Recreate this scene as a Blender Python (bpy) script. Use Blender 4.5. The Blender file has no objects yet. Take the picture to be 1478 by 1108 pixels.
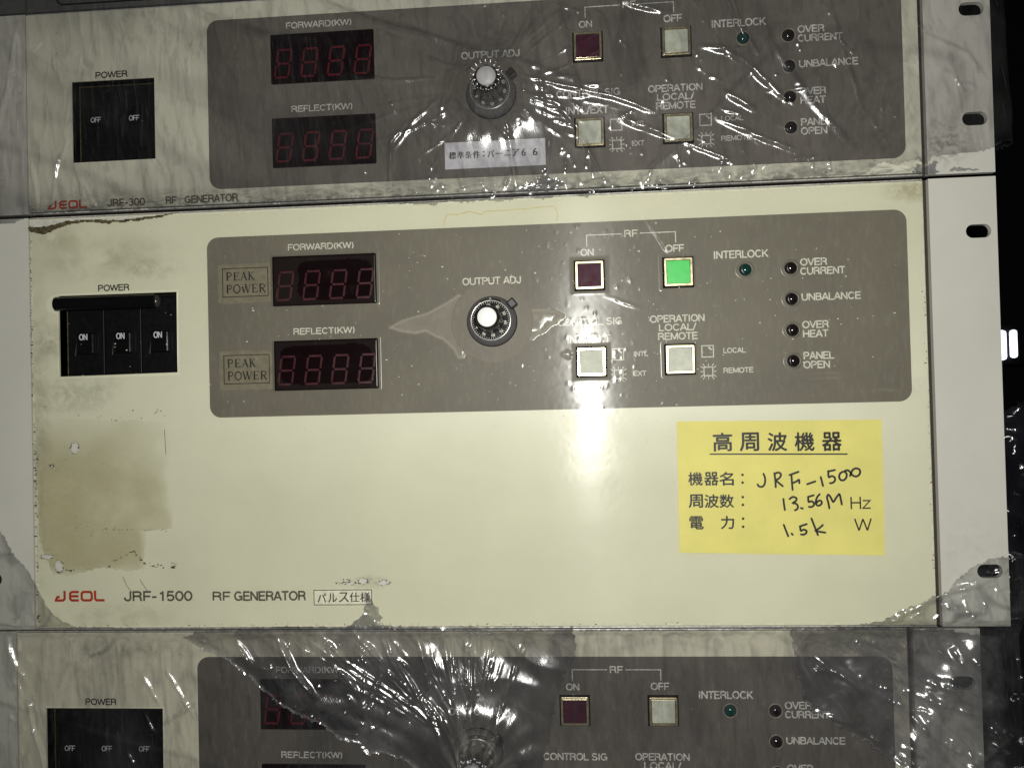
import bpy, math, random
import numpy as np
from mathutils import Matrix, Vector
from mathutils.geometry import tessellate_polygon

C = bpy.context.scene.collection
SC = bpy.context.scene
K = 0.001                                   # everything is authored in millimetres

# ------------------------------------------------------------------ camera
cam_d = bpy.data.cameras.new('camera'); cam = bpy.data.objects.new('camera', cam_d); C.objects.link(cam)
r_ = Vector((0.99664472, 0.07791289, -0.0250776)); u_ = Vector((0.02617164, -0.01305243, 0.99957225))
f_ = Vector((-0.07755224, 0.99687472, 0.01504775))
m = Matrix.Identity(4)
for i in range(3):
    m[i][0] = r_[i]; m[i][1] = u_[i]; m[i][2] = -f_[i]
CAM = Vector((53.04, -380.99, 106.53))
m.translation = CAM * K
cam.matrix_world = m
cam_d.sensor_width = 36; cam_d.lens = 1196.86 * 36 / 1478
cam_d.clip_start = 0.01; cam_d.clip_end = 50
SC.camera = cam

# ------------------------------------------------------------------ light: dark store room, phone flash beside the lens
w = bpy.data.worlds.new('World'); SC.world = w; w.use_nodes = True
w.node_tree.nodes['Background'].inputs[0].default_value = (0.6, 0.62, 0.7, 1)
w.node_tree.nodes['Background'].inputs[1].default_value = 0.012
fl = bpy.data.lights.new('camera_flash', 'POINT'); fl.energy = 6.9; fl.shadow_soft_size = 0.0035
fl.color = (1.0, 0.985, 0.93)
flo = bpy.data.objects.new('camera_flash', fl); C.objects.link(flo); flo.location = (0.064, -0.381, 0.121)
SC.view_settings.view_transform = 'Standard'; SC.view_settings.look = 'None'
SC.view_settings.exposure = 0.0; SC.view_settings.gamma = 1.0
SC.cycles.transparent_max_bounces = 24
SC.cycles.max_bounces = 6

rng = random.Random(7)
NR = np.random.RandomState(11)

# ------------------------------------------------------------------ materials
def mat(name):
    m = bpy.data.materials.new(name); m.use_nodes = True
    nt = m.node_tree; b = nt.nodes['Principled BSDF']
    return m, nt, b
def N(nt, t, **kw):
    n = nt.nodes.new(t)
    for k, v in kw.items(): setattr(n, k, v)
    return n
def mathn(nt, op, a, b=None, c=None, clamp=False):
    n = N(nt, 'ShaderNodeMath', operation=op, use_clamp=clamp)
    for i, v in enumerate((a, b, c)):
        if v is None: continue
        if isinstance(v, (int, float)): n.inputs[i].default_value = v
        else: nt.links.new(v, n.inputs[i])
    return n.outputs[0]
def noise(nt, vec, scale, detail=3, rough=.5, dist=0.):
    n = N(nt, 'ShaderNodeTexNoise'); n.inputs['Scale'].default_value = scale
    n.inputs['Detail'].default_value = detail; n.inputs['Roughness'].default_value = rough
    n.inputs['Distortion'].default_value = dist
    if vec is not None: nt.links.new(vec, n.inputs['Vector'])
    return n.outputs['Fac']
def mapping(nt, vec, scale=(1, 1, 1), rot=(0, 0, 0), loc=(0, 0, 0)):
    n = N(nt, 'ShaderNodeMapping'); n.inputs['Scale'].default_value = scale
    n.inputs['Rotation'].default_value = rot; n.inputs['Location'].default_value = loc
    nt.links.new(vec, n.inputs['Vector']); return n.outputs[0]
def ramp(nt, v, a, b, c0=0., c1=1.):
    n = N(nt, 'ShaderNodeMapRange'); n.clamp = True
    nt.links.new(v, n.inputs[0])
    for i, x in enumerate((a, b, c0, c1)): n.inputs[i + 1].default_value = x
    return n.outputs[0]
def mixc(nt, f, a, b, bt='MIX'):
    n = N(nt, 'ShaderNodeMix', data_type='RGBA', blend_type=bt)
    for s, v in ((0, f), (6, a), (7, b)):
        if isinstance(v, (int, float)): n.inputs[s].default_value = v
        elif isinstance(v, tuple): n.inputs[s].default_value = (*v, 1)
        else: nt.links.new(v, n.inputs[s])
    return n.outputs[2]
def objvec(nt):                              # object coordinates in millimetres
    t = N(nt, 'ShaderNodeTexCoord')
    return mapping(nt, t.outputs['Object'], (1000, 1000, 1000))
def bump(nt, b, h, strength, dist):
    n = N(nt, 'ShaderNodeBump'); n.inputs['Strength'].default_value = strength; n.inputs['Distance'].default_value = dist
    nt.links.new(h, n.inputs['Height']); nt.links.new(n.outputs[0], b.inputs['Normal'])

def simple(name, col, rough=.5, metal=0., spec=.5, emis=0., var=.06, nscale=.35):
    m, nt, b = mat(name)
    v = objvec(nt); n = noise(nt, v, nscale, 4, .6)
    dark = tuple(c * (1 - var * 2.5) for c in col); lite = tuple(min(1, c * (1 + var)) for c in col)
    c = mixc(nt, ramp(nt, n, .35, .65), dark, lite)
    nt.links.new(c, b.inputs['Base Color'])
    nt.links.new(ramp(nt, n, .3, .7, rough * .85, min(1, rough * 1.15)), b.inputs['Roughness'])
    b.inputs['Metallic'].default_value = metal; b.inputs['Specular IOR Level'].default_value = spec
    if emis:
        b.inputs['Emission Color'].default_value = (*col, 1); b.inputs['Emission Strength'].default_value = emis
    return m

def stain(nt, v, cx, cz, rx, rz, rot=0., soft=.5, nsc=.12, thr=.5, amt=1.):
    """irregular grime patch: ellipse x noise, on the plate's own coordinates"""
    vm = mapping(nt, v, (1, 0, 1), (0, 0, 0), (-cx, 0, -cz))
    if rot:
        vm = mapping(nt, vm, (1, 1, 1), (0, rot, 0))
    vm = mapping(nt, vm, (1. / rx, 0, 1. / rz))
    ln = N(nt, 'ShaderNodeVectorMath', operation='LENGTH'); nt.links.new(vm, ln.inputs[0])
    d = ramp(nt, ln.outputs['Value'], soft, 1., 1, 0)
    n = noise(nt, mapping(nt, v, (1, 1, 1), (0, 0, 0), (cx * 3.1, 0, cz)), nsc, 5, .65, .4)
    return mathn(nt, 'MULTIPLY', mathn(nt, 'MULTIPLY', d, ramp(nt, n, thr - .1, thr + .13)), amt)

def cream_material(name, base, stains, edge_z=None, streak=True):
    m, nt, b = mat(name)
    v = objvec(nt)
    big = noise(nt, v, .012, 4, .6); fine = noise(nt, v, 1.2, 3, .6)
    col = mixc(nt, ramp(nt, big, .35, .65), tuple(c * .93 for c in base), tuple(c * 1.03 for c in base))
    col = mixc(nt, ramp(nt, fine, .3, .75, 0, .06), col, (.25, .23, .16))
    # tiny dark specks
    sp = N(nt, 'ShaderNodeTexVoronoi'); sp.inputs['Scale'].default_value = .055
    nt.links.new(v, sp.inputs['Vector'])
    spk = ramp(nt, sp.outputs['Distance'], .012, .03, .8, 0)
    col = mixc(nt, spk, col, (.08, .07, .05))
    for (s, c) in stains:
        col = mixc(nt, stain(nt, v, *s), col, c)
    if edge_z is not None:                     # dust packed along the bottom edge
        sx = N(nt, 'ShaderNodeSeparateXYZ'); nt.links.new(v, sx.inputs[0])
        e = ramp(nt, sx.outputs[2], edge_z[0], edge_z[1], 1, 0)
        n = noise(nt, mapping(nt, v, (.5, 1, 1.4)), .25, 5, .7, 1.)
        col = mixc(nt, mathn(nt, 'MULTIPLY', e, ramp(nt, n, .4, .62)), col, (.17, .165, .14))
    nt.links.new(col, b.inputs['Base Color'])
    b.inputs['Roughness'].default_value = .42; b.inputs['Specular IOR Level'].default_value = .45
    if streak:                                  # horizontally brushed sheet under the paint
        b.inputs['Anisotropic'].default_value = .8
        cx_ = N(nt, 'ShaderNodeCombineXYZ'); cx_.inputs[0].default_value = 1.; nt.links.new(cx_.outputs[0], b.inputs['Tangent'])
    if streak:
        n2 = noise(nt, v, .02, 2, .5)
        bump(nt, b, n2, .5, .0006)
    return m

cream_mid = cream_material('cream_paint', (.61, .60, .452), [
    ((-172, 178, 42, 13, .1, .2, .05, .48, .6), (.30, .28, .17)),
    ((-196, 188, 20, 9, 0, .1, .1, .45, .5), (.28, .25, .15)),
    ((-199, 138, 12, 10, .3, .2, .12, .45, .55), (.2, .185, .12)),
    ((-192, 112, 14, 12, 0, .1, .2, .47, .5), (.22, .2, .13)),
    ((-176, 113, 14, 9, .5, .1, .2, .47, .5), (.2, .19, .13)),
    ((-150, 172, 22, 8, 0, .1, .2, .52, .5), (.22, .21, .14)),
    ((-206, 95, 8, 100, 0, .1, .1, .45, .6), (.24, .22, .13)),
    ((205, 194, 16, 7, 0, .2, .3, .42, .7), (.3, .27, .16)),
    ((-45, 22, 10, 4, 0, .1, .5, .48, .7), (.22, .2, .14)),
    ((195, 105, 26, 5, .2, .1, .2, .5, .3), (.3, .3, .25)),
    ((-170, 6, 40, 9, 0, .1, .1, .5, .5), (.33, .30, .19)),
])
cream_top = cream_material('cream_paint_dusty', (.60, .59, .48), [
    ((-165, 58, 25, 30, 0, .1, .15, .55, .3), (.3, .29, .24)),
    ((-50, 90, 100, 9, .1, .1, .08, .5, .3), (.3, .3, .26)),
], edge_z=(1.5, 11))
cream_low = cream_material('cream_paint_wrapped', (.60, .58, .46), [
    ((-170, 180, 45, 22, 0, .1, .12, .5, .5), (.26, .25, .19)),
    ((-150, 190, 60, 6, 0, .1, .2, .48, .6), (.25, .24, .18)),
    ((100, 194, 120, 9, 0, .1, .15, .52, .4), (.3, .29, .24)),
])
ear_mat = cream_material('ear_paint', (.53, .525, .47), [
    ((12, 30, 20, 30, 0, .1, .2, .55, .25), (.3, .29, .24)),
], streak=False)
ear_top = cream_material('ear_paint_grimy', (.52, .51, .46), [
    ((8, 14, 16, 13, .3, .1, .35, .52, .85), (.12, .11, .08)),
    ((16, 40, 20, 40, 0, .1, .2, .55, .3), (.3, .28, .22)),
], streak=False)

def grey_material(name, base):
    m, nt, b = mat(name); v = objvec(nt)
    n = noise(nt, v, .02, 4, .6); f = noise(nt, mapping(nt, v, (1, 1, .3)), .5, 3, .7)
    col = mixc(nt, ramp(nt, n, .35, .65), tuple(c * .9 for c in base), tuple(c * 1.06 for c in base))
    col = mixc(nt, ramp(nt, f, .5, .75, 0, .10), col, (.4, .39, .33))
    nt.links.new(col, b.inputs['Base Color']); b.inputs['Roughness'].default_value = .55
    b.inputs['Specular IOR Level'].default_value = .3
    return m
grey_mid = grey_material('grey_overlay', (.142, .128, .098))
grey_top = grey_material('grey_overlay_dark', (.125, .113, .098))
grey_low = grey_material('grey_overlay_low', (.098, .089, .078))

black = simple('black_plastic', (.003, .003, .0035), .5, spec=.2)
black_gloss = simple('black_gloss', (.004, .004, .0045), .22)
hole_black = simple('recess_black', (.003, .003, .003), .8, spec=.1)
chassis_m = simple('chassis_steel', (.05, .05, .05), .5, metal=.6)
dark_unit = simple('dark_unit_paint', (.10, .10, .095), .5)
alu = simple('bare_aluminium', (.62, .61, .57), .32, metal=.35, var=.12, nscale=.8)
seam_dark = simple('seam_dark_brown', (.030, .022, .011), .7, var=.3, nscale=1.5)  # dark brown, mottled; backing plate visible in the gaps round the panel
wall_edge = simple('olive_cut_edge', (.17, .145, .06), .6, var=.2)
ink_white = simple('ink_white', (.56, .55, .46), .6, var=.1, nscale=1.)
ink_white_top = simple('ink_white_worn', (.55, .54, .50), .6, var=.18, nscale=1.2)
ink_black = simple('ink_black', (.012, .011, .010), .5)
ink_grey = simple('ink_grey', (.085, .078, .055), .6)
ink_red = simple('ink_red', (.38, .035, .012), .5)
ink_brown = simple('ink_brown', (.035, .022, .012), .6)
gold = simple('gilt_rim', (.75, .66, .42), .28, metal=.85)
cap_white = simple('button_white', (.50, .52, .43), .55, spec=.25, var=.08, nscale=.25)
cap_maroon = simple('button_maroon', (.045, .006, .018), .55, spec=.2)
cap_green = simple('button_green', (.035, .46, .07), .35, emis=.16, var=.02)
bezel_m = simple('bezel_grey_metal', (.15, .15, .155), .33, metal=.35, var=.04)
ring_m = simple('silver_ring', (.8, .8, .78), .25, metal=.6)
knob_black = simple('knob_black', (.008, .008, .009), .28)
ring_black = simple('ring_matt_black', (.006, .006, .006), .6, spec=.2)
knob_cap = simple('knob_cap_satin', (.85, .85, .84), .35, var=.01)
knob_cap_top = simple('knob_cap_satin_dimmed', (.50, .49, .49), .45, var=.02)  # same satin cap, its dimming under the wrap put into the colour
lamp_green = simple('lamp_green_lens', (.003, .035, .028), .12)
lamp_dark = simple('lamp_dark_lens', (.010, .007, .008), .12)
lamp_rim = simple('lamp_rim', (.22, .2, .16), .4)
lcd_m = simple('display_window', (.006, .0018, .003), .10, var=.1)
seg_m = simple('unlit_red_segment', (.048, .0035, .009), .4)
seg_top = simple('unlit_red_segment_dim', (.085, .004, .010), .4)
yellow_m = simple('yellow_paper', (.69, .63, .205), .7, var=.025, nscale=.05, spec=.2)
taupe_m = simple('taupe_tape', (.185, .165, .112), .5, var=.05)
white_lab = simple('white_label_paper', (.62, .61, .64), .6)
clear_lab = simple('cream_label_paper', (.68, .67, .52), .6)
dust_m = simple('dust_white', (.50, .49, .40), .7)
brown_m = simple('brown_residue', (.10, .078, .035), .6, var=.3, nscale=.8)
bare_m = simple('bare_panel_white', (.60, .59, .53), .45)
wallm = simple('dark_wall', (.010, .010, .012), .8)
glow_m = simple('lamp_glow', (.85, .9, 1.), .4, emis=1.6)

def aged_material():
    m, nt, b = mat('aged_yellow_film'); v = objvec(nt)
    n = noise(nt, v, .035, 5, .65, .5); n2 = noise(nt, mapping(nt, v, (.25, 1, 1)), .9, 4, .7)
    c = mixc(nt, ramp(nt, n, .35, .65), (.49, .445, .265), (.53, .495, .32))
    c = mixc(nt, ramp(nt, n2, .57, .72, 0, .4), c, (.2, .175, .09))
    nt.links.new(c, b.inputs['Base Color']); b.inputs['Roughness'].default_value = .4
    tr = N(nt, 'ShaderNodeBsdfTransparent'); mx = N(nt, 'ShaderNodeMixShader')
    at = N(nt, 'ShaderNodeAttribute', attribute_name='fade')
    nt.links.new(at.outputs['Fac'], mx.inputs[0]); nt.links.new(tr.outputs[0], mx.inputs[1]); nt.links.new(b.outputs[0], mx.inputs[2])
    nt.links.new(mx.outputs[0], nt.nodes['Material Output'].inputs[0])
    return m
aged_m = aged_material()

def film_material(name, clear, dense, haze_c, haze0, haze1, gloss, rough, striate, ang=0., bstr=.5, bdist=.0002, aniso=0., gmax=.24, white=(.5, .5, .5)):
    """thin plastic: transparent, with grey haze where layers double (attribute dens), milky torn rims (attribute milky)"""
    m, nt, b = mat(name); nt.nodes.remove(b); v = objvec(nt)
    at = N(nt, 'ShaderNodeAttribute', attribute_name='dens').outputs['Fac']
    mk = N(nt, 'ShaderNodeAttribute', attribute_name='milky').outputs['Fac']
    vs = mapping(nt, v, (1, 1, 1), (0, ang, 0))
    st = noise(nt, mapping(nt, vs, (1.6, 1, .035)), 1., 4, .65, .15)
    st2 = noise(nt, mapping(nt, vs, (.22, 1, .03)), 1., 3, .6, .6)
    d = mathn(nt, 'ADD', at, mathn(nt, 'MULTIPLY', ramp(nt, st2, .45, .7), striate), clamp=True)
    tr = N(nt, 'ShaderNodeBsdfTransparent'); nt.links.new(mixc(nt, d, clear, dense), tr.inputs[0])
    df = N(nt, 'ShaderNodeBsdfDiffuse'); df.inputs[0].default_value = (*haze_c, 1)
    gl = N(nt, 'ShaderNodeBsdfGlossy'); gl.inputs['Color'].default_value = (1, 1, 1, 1); gl.inputs['Roughness'].default_value = rough
    if aniso:
        gl.inputs['Anisotropy'].default_value = aniso; cx_ = N(nt, 'ShaderNodeCombineXYZ'); cx_.inputs[0].default_value = 1.; nt.links.new(cx_.outputs[0], gl.inputs['Tangent'])
    bp = N(nt, 'ShaderNodeBump'); bp.inputs['Strength'].default_value = bstr; bp.inputs['Distance'].default_value = bdist
    nt.links.new(st, bp.inputs['Height']); nt.links.new(bp.outputs[0], gl.inputs['Normal'])
    hz = mathn(nt, 'ADD', mathn(nt, 'ADD', mathn(nt, 'MULTIPLY', d, haze1), haze0), mathn(nt, 'MULTIPLY', mk, .5), clamp=True)
    hz = mathn(nt, 'ADD', hz, ramp(nt, st, .6, .78, 0, striate * .22), clamp=True)
    m1 = N(nt, 'ShaderNodeMixShader'); nt.links.new(hz, m1.inputs[0]); nt.links.new(tr.outputs[0], m1.inputs[1]); nt.links.new(df.outputs[0], m1.inputs[2])
    fr = N(nt, 'ShaderNodeFresnel'); fr.inputs[0].default_value = 1.45
    m2 = N(nt, 'ShaderNodeMixShader'); nt.links.new(mathn(nt, 'MINIMUM', mathn(nt, 'MULTIPLY', fr.outputs[0], gloss), gmax), m2.inputs[0])
    nt.links.new(m1.outputs[0], m2.inputs[1]); nt.links.new(gl.outputs[0], m2.inputs[2])
    nt.links.new(m2.outputs[0], nt.nodes['Material Output'].inputs[0])
    return m
film_A = film_material('stretch_film_upper', (.90, .90, .90), (.60, .60, .61), (.42, .42, .42), .004, .035, 2.4, .19, .45, .15)
film_B = film_material('stretch_film_lower', (.90, .90, .90), (.58, .58, .59), (.40, .40, .42), .004, .045, 2.4, .19, .5, .05)
film_B2 = film_material('torn_film_layers', (.92, .92, .92), (.58, .58, .60), (.48, .48, .49), .006, .07, 3.0, .20, .5, .5)
film_D = film_material('clear_protective_film', (.95, .955, .95), (.80, .80, .78), (.52, .49, .40), .002, .06, .42, .21, .02, 1.5708, .05, .00005, aniso=.52)
film_E = film_material('dark_film_bundle', (.80, .80, .84), (.4, .4, .44), (.12, .11, .15), .02, .06, 1.2, .14, .4, .3)

# ------------------------------------------------------------------ objects
def obj(name, me, parent=None, loc=None):
    o = bpy.data.objects.new(name, me); C.objects.link(o)
    if parent: o.parent = parent
    if loc: o.location = [c * K for c in loc]
    return o
def thing(name, label, cat, loc=(0, 0, 0), group=None):
    o = bpy.data.objects.new(name, None); C.objects.link(o); o.location = [c * K for c in loc]
    o.empty_display_size = .05
    o['label'] = label; o['category'] = cat
    if group: o['group'] = group
    return o

class MB:
    def __init__(s): s.v = []; s.f = []; s.sm = []; s.k = 0
    def add(s, v, f, smooth=False):
        n = len(s.v); s.v += [tuple(p) for p in v]; s.f += [tuple(i + n for i in q) for q in f]; s.sm += [smooth] * len(f); return s
    def box(s, x0, x1, y0, y1, z0, z1):
        v = [(x, y, z) for x in (x0, x1) for y in (y0, y1) for z in (z0, z1)]
        return s.add(v, [(0, 1, 3, 2), (4, 6, 7, 5), (0, 4, 5, 1), (2, 3, 7, 6), (0, 2, 6, 4), (1, 5, 7, 3)])
    def plate(s, loops, y0, y1):
        """flat plate with holes: loops = [outer, hole, ...] of (x, z); y0 is the front (towards the camera)"""
        base = len(s.v); pts = [p for l in loops for p in l]; n = len(pts)
        tris = tessellate_polygon([[Vector((p[0], p[1], 0)) for p in l] for l in loops])
        v = [(p[0], y0, p[1]) for p in pts] + [(p[0], y1, p[1]) for p in pts]
        f = []
        for t in tris:
            a, b, c = [Vector(pts[i]) for i in t]
            if (b - a).cross(c - a) < 0: t = (t[0], t[2], t[1])
            f.append(tuple(t)); f.append(tuple(i + n for i in reversed(t)))
        k = 0
        for l in loops:
            m = len(l)
            for i in range(m):
                a, b = k + i, k + (i + 1) % m; f.append((a, a + n, b + n, b))
            k += m
        return s.add(v, f)
    def ribbon(s, pts, w, y, w1=None, closed=False):
        y = y - .008 * (s.k % 9); s.k += 1             # crossing strokes never share a plane
        P = [Vector(p) for p in pts]; n = len(P)
        if closed: P = P + [P[0]]; n += 1
        v = []; f = []
        for i, p in enumerate(P):
            a = P[max(i - 1, 0)] if not closed or i > 0 else P[-2]
            b = P[min(i + 1, n - 1)] if not closed or i < n - 1 else P[1]
            d1 = (p - a); d2 = (b - p)
            d1 = d1.normalized() if d1.length > 1e-9 else d2.normalized()
            d2 = d2.normalized() if d2.length > 1e-9 else d1
            t = (d1 + d2); t = t.normalized() if t.length > 1e-6 else d1
            nn = Vector((-t.y, t.x)); k = 1 / max(.5, abs(nn.dot(Vector((-d1.y, d1.x)))))
            ww = w if w1 is None else w + (w1 - w) * i / (n - 1)
            q = nn * ww * .5 * k
            v += [(p.x + q.x, y, p.y + q.y), (p.x - q.x, y, p.y - q.y)]
            if i: f.append((2 * i - 2, 2 * i - 1, 2 * i + 1, 2 * i))
        return s.add(v, f)
    def lathe(s, prof, cx, cz, seg=64, smooth=True):
        """prof: (radius, depth y), turned about the Y axis"""
        v = []; f = []
        for (r, y) in prof:
            for k in range(seg):
                a = 2 * math.pi * k / seg; v.append((cx + r * math.cos(a), y, cz + r * math.sin(a)))
        for i in range(len(prof) - 1):
            for k in range(seg):
                a, b = i * seg + k, i * seg + (k + 1) % seg
                f.append((a, a + seg, b + seg, b))
        return s.add(v, f, smooth)
    def disc(s, r, y, cx, cz, seg=64):
        v = [(cx + r * math.cos(2 * math.pi * k / seg), y, cz + r * math.sin(2 * math.pi * k / seg)) for k in range(seg)]
        return s.add(v, [tuple(range(seg))])
    def build(s, name, m, parent=None, bevel=0, loc=None):
        me = bpy.data.meshes.new(name)
        me.from_pydata([(a * K, b * K, c * K) for a, b, c in s.v], [], s.f)
        me.polygons.foreach_set('use_smooth', s.sm); me.materials.append(m); me.update()
        o = obj(name, me, parent, loc)
        if bevel:
            b = o.modifiers.new('bevel', 'BEVEL'); b.width = bevel * K; b.segments = 2; b.limit_method = 'ANGLE'; b.angle_limit = math.radians(40)
        return o

def rect(x0, x1, z0, z1): return [(x0, z0), (x1, z0), (x1, z1), (x0, z1)]
def rrect(x0, x1, z0, z1, r, n=10):
    o = []
    for (cx, cz, a0) in ((x1 - r, z0 + r, -90), (x1 - r, z1 - r, 0), (x0 + r, z1 - r, 90), (x0 + r, z0 + r, 180)):
        for i in range(n + 1):
            a = math.radians(a0 + 90 * i / n); o.append((cx + r * math.cos(a), cz + r * math.sin(a)))
    return o
def circ(cx, cz, r, n=48, a0=0): return [(cx + r * math.cos(a0 + 2 * math.pi * i / n), cz + r * math.sin(a0 + 2 * math.pi * i / n)) for i in range(n)]

# --- lettering
_cache = {}
def glyphs(s, bold):
    key = (s, bold)
    if key not in _cache:
        cu = bpy.data.curves.new('t', 'FONT'); cu.body = s; cu.size = 1; cu.resolution_u = 4; cu.offset = bold
        o = bpy.data.objects.new('t', cu); C.objects.link(o)
        dg = bpy.context.evaluated_depsgraph_get(); me = bpy.data.meshes.new_from_object(o.evaluated_get(dg))
        v = np.empty(len(me.vertices) * 3); me.vertices.foreach_get('co', v); v = v.reshape(-1, 3)[:, :2]
        f = [tuple(p.vertices) for p in me.polygons]
        bpy.data.objects.remove(o); bpy.data.curves.remove(cu); bpy.data.meshes.remove(me)
        _cache[key] = (v, f)
    return _cache[key]
def put(mb, s, x0, x1, z0, z1, y, bold=.012, rot=0., shear=0.):
    """fit the string's outline box to x0..x1, z0..z1 (x1 None keeps proportion)"""
    v, f = glyphs(s, bold); lo = v.min(0); hi = v.max(0); k = (z1 - z0) / (hi[1] - lo[1])
    kx = k if x1 is None else (x1 - x0) / (hi[0] - lo[0])
    x = (v[:, 0] - lo[0]) * kx; z = (v[:, 1] - lo[1]) * k; x = x + shear * z
    if rot:
        cx, cz = x.max() / 2, z.max() / 2; c, s_ = math.cos(rot), math.sin(rot)
        x, z = cx + (x - cx) * c - (z - cz) * s_, cz + (x - cx) * s_ + (z - cz) * c
    mb.add(list(zip(x0 + x, [y] * len(x), z0 + z)), f); return mb

def _arc(cx, cz, rx, rz, a0, a1, n=10): return [(cx + rx * math.cos(math.radians(a0 + (a1 - a0) * i / n)), cz + rz * math.sin(math.radians(a0 + (a1 - a0) * i / n))) for i in range(n + 1)]
STROKES = {                                   # plain grotesque capitals: advance width, strokes in a box one unit high
 'A': (.90, [[(.04, 0), (.45, 1)], [(.86, 0), (.45, 1)], [(.2, .32), (.7, .32)]]),
 'B': (.88, [[(.12, 0), (.12, 1)], [(.12, .94)] + _arc(.5, .74, .22, .20, 90, -90, 8) + [(.12, .54)], [(.4, .54)] + _arc(.52, .30, .25, .24, 90, -90, 8) + [(.12, .06)]]),
 'C': (.96, [_arc(.5, .5, .38, .44, 38, 322, 20)]),
 'D': (.96, [[(.12, .06), (.12, .94)] + _arc(.46, .5, .38, .44, 90, -90, 14) + [(.06, .06)]]),
 'E': (.84, [[(.8, .94), (.13, .94), (.13, .06), (.82, .06)], [(.13, .52), (.74, .52)]]),
 'F': (.78, [[(.76, .94), (.13, .94), (.13, 0)], [(.13, .48), (.68, .48)]]),
 'G': (1.02, [_arc(.5, .5, .40, .44, 42, 325, 20), [(.54, .46), (.88, .46), (.88, .04)]]),
 'H': (.96, [[(.13, 0), (.13, 1)], [(.83, 0), (.83, 1)], [(.13, .52), (.83, .52)]]),
 'I': (.40, [[(.2, 0), (.2, 1)]]),
 'J': (.72, [[(.58, 1), (.58, .3)] + _arc(.33, .3, .25, .24, 0, -180, 10) + [(.08, .38)]]),
 'K': (.92, [[(.13, 0), (.13, 1)], [(.8, 1), (.13, .34)], [(.34, .56), (.86, 0)]]),
 'L': (.76, [[(.13, 1), (.13, .06), (.74, .06)]]),
 'M': (1.10, [[(.12, 0), (.12, 1)], [(.98, 0), (.98, 1)], [(.14, .98), (.55, .08)], [(.96, .98), (.55, .08)]]),
 'N': (.96, [[(.12, 0), (.12, 1)], [(.84, 0), (.84, 1)], [(.13, .97), (.83, .03)]]),
 'O': (1.04, [_arc(.52, .5, .42, .44, 0, 360, 26)]),
 'P': (.88, [[(.13, 0), (.13, .94)] + _arc(.5, .71, .28, .23, 90, -90, 10) + [(.13, .48)]]),
 'R': (.94, [[(.13, 0), (.13, .94)] + _arc(.52, .72, .27, .22, 90, -90, 10) + [(.13, .50)], [(.56, .5), (.76, .36), (.78, .14), (.84, 0)]]),
 'S': (.88, [_arc(.44, .73, .31, .21, 22, 250, 14) + _arc(.44, .28, .33, .22, 75, -160, 14)]),
 'T': (.84, [[(.02, .94), (.82, .94)], [(.42, .9), (.42, 0)]]),
 'U': (.96, [[(.12, 1), (.12, .38)] + _arc(.48, .38, .36, .32, 180, 360, 14) + [(.84, 1)]]),
 'V': (.86, [[(.04, 1), (.43, .03)], [(.82, 1), (.43, .03)]]),
 'W': (1.26, [[(.04, 1), (.33, .03)], [(.63, .97), (.33, .03)], [(.63, .97), (.93, .03)], [(1.22, 1), (.93, .03)]]),
 'X': (.88, [[(.05, 1), (.83, 0)], [(.83, 1), (.05, 0)]]),
 'z': (.70, [[(.06, .68), (.62, .68), (.06, .06), (.65, .06)]]),
 '(': (.44, [_arc(.5, .46, .34, .62, 125, 235, 8)]), ')': (.44, [_arc(-.06, .46, .34, .62, 55, -55, 8)]),
 '/': (.42, [[(.02, -.04), (.40, 1.04)]]), '-': (.52, [[(.06, .40), (.46, .40)]]), ' ': (.42, []),
 '0': (.78, [_arc(.39, .5, .30, .44, 0, 360, 22)]), '1': (.78, [[(.50, 0), (.50, 1)], [(.50, .84), (.24, .74)]]),
 '3': (.78, [_arc(.38, .73, .26, .21, 150, -80, 12) + _arc(.38, .29, .29, .23, 80, -150, 12)]),
 '5': (.78, [[(.68, .94), (.20, .94), (.13, .48)] + _arc(.38, .33, .29, .27, 125, -150, 14)]),
}
def caps(mb, s, x0, x1, z0, z1, y, wt=.185, shear=0.):
    tot = sum(STROKES[c][0] for c in s); h = z1 - z0; k = (x1 - x0) / (tot - .1); x = x0 - .05 * k
    for c in s:
        w_, st = STROKES[c]
        for p in st:
            Q = [(x + a * k + shear * b * h, z0 + b * h) for a, b in p]
            cl = len(Q) > 3 and math.dist(Q[0], Q[-1]) < 1e-6
            mb.ribbon(Q[:-1] if cl else Q, wt * h, y, closed=cl)
        x += w_ * k
    return mb

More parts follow.
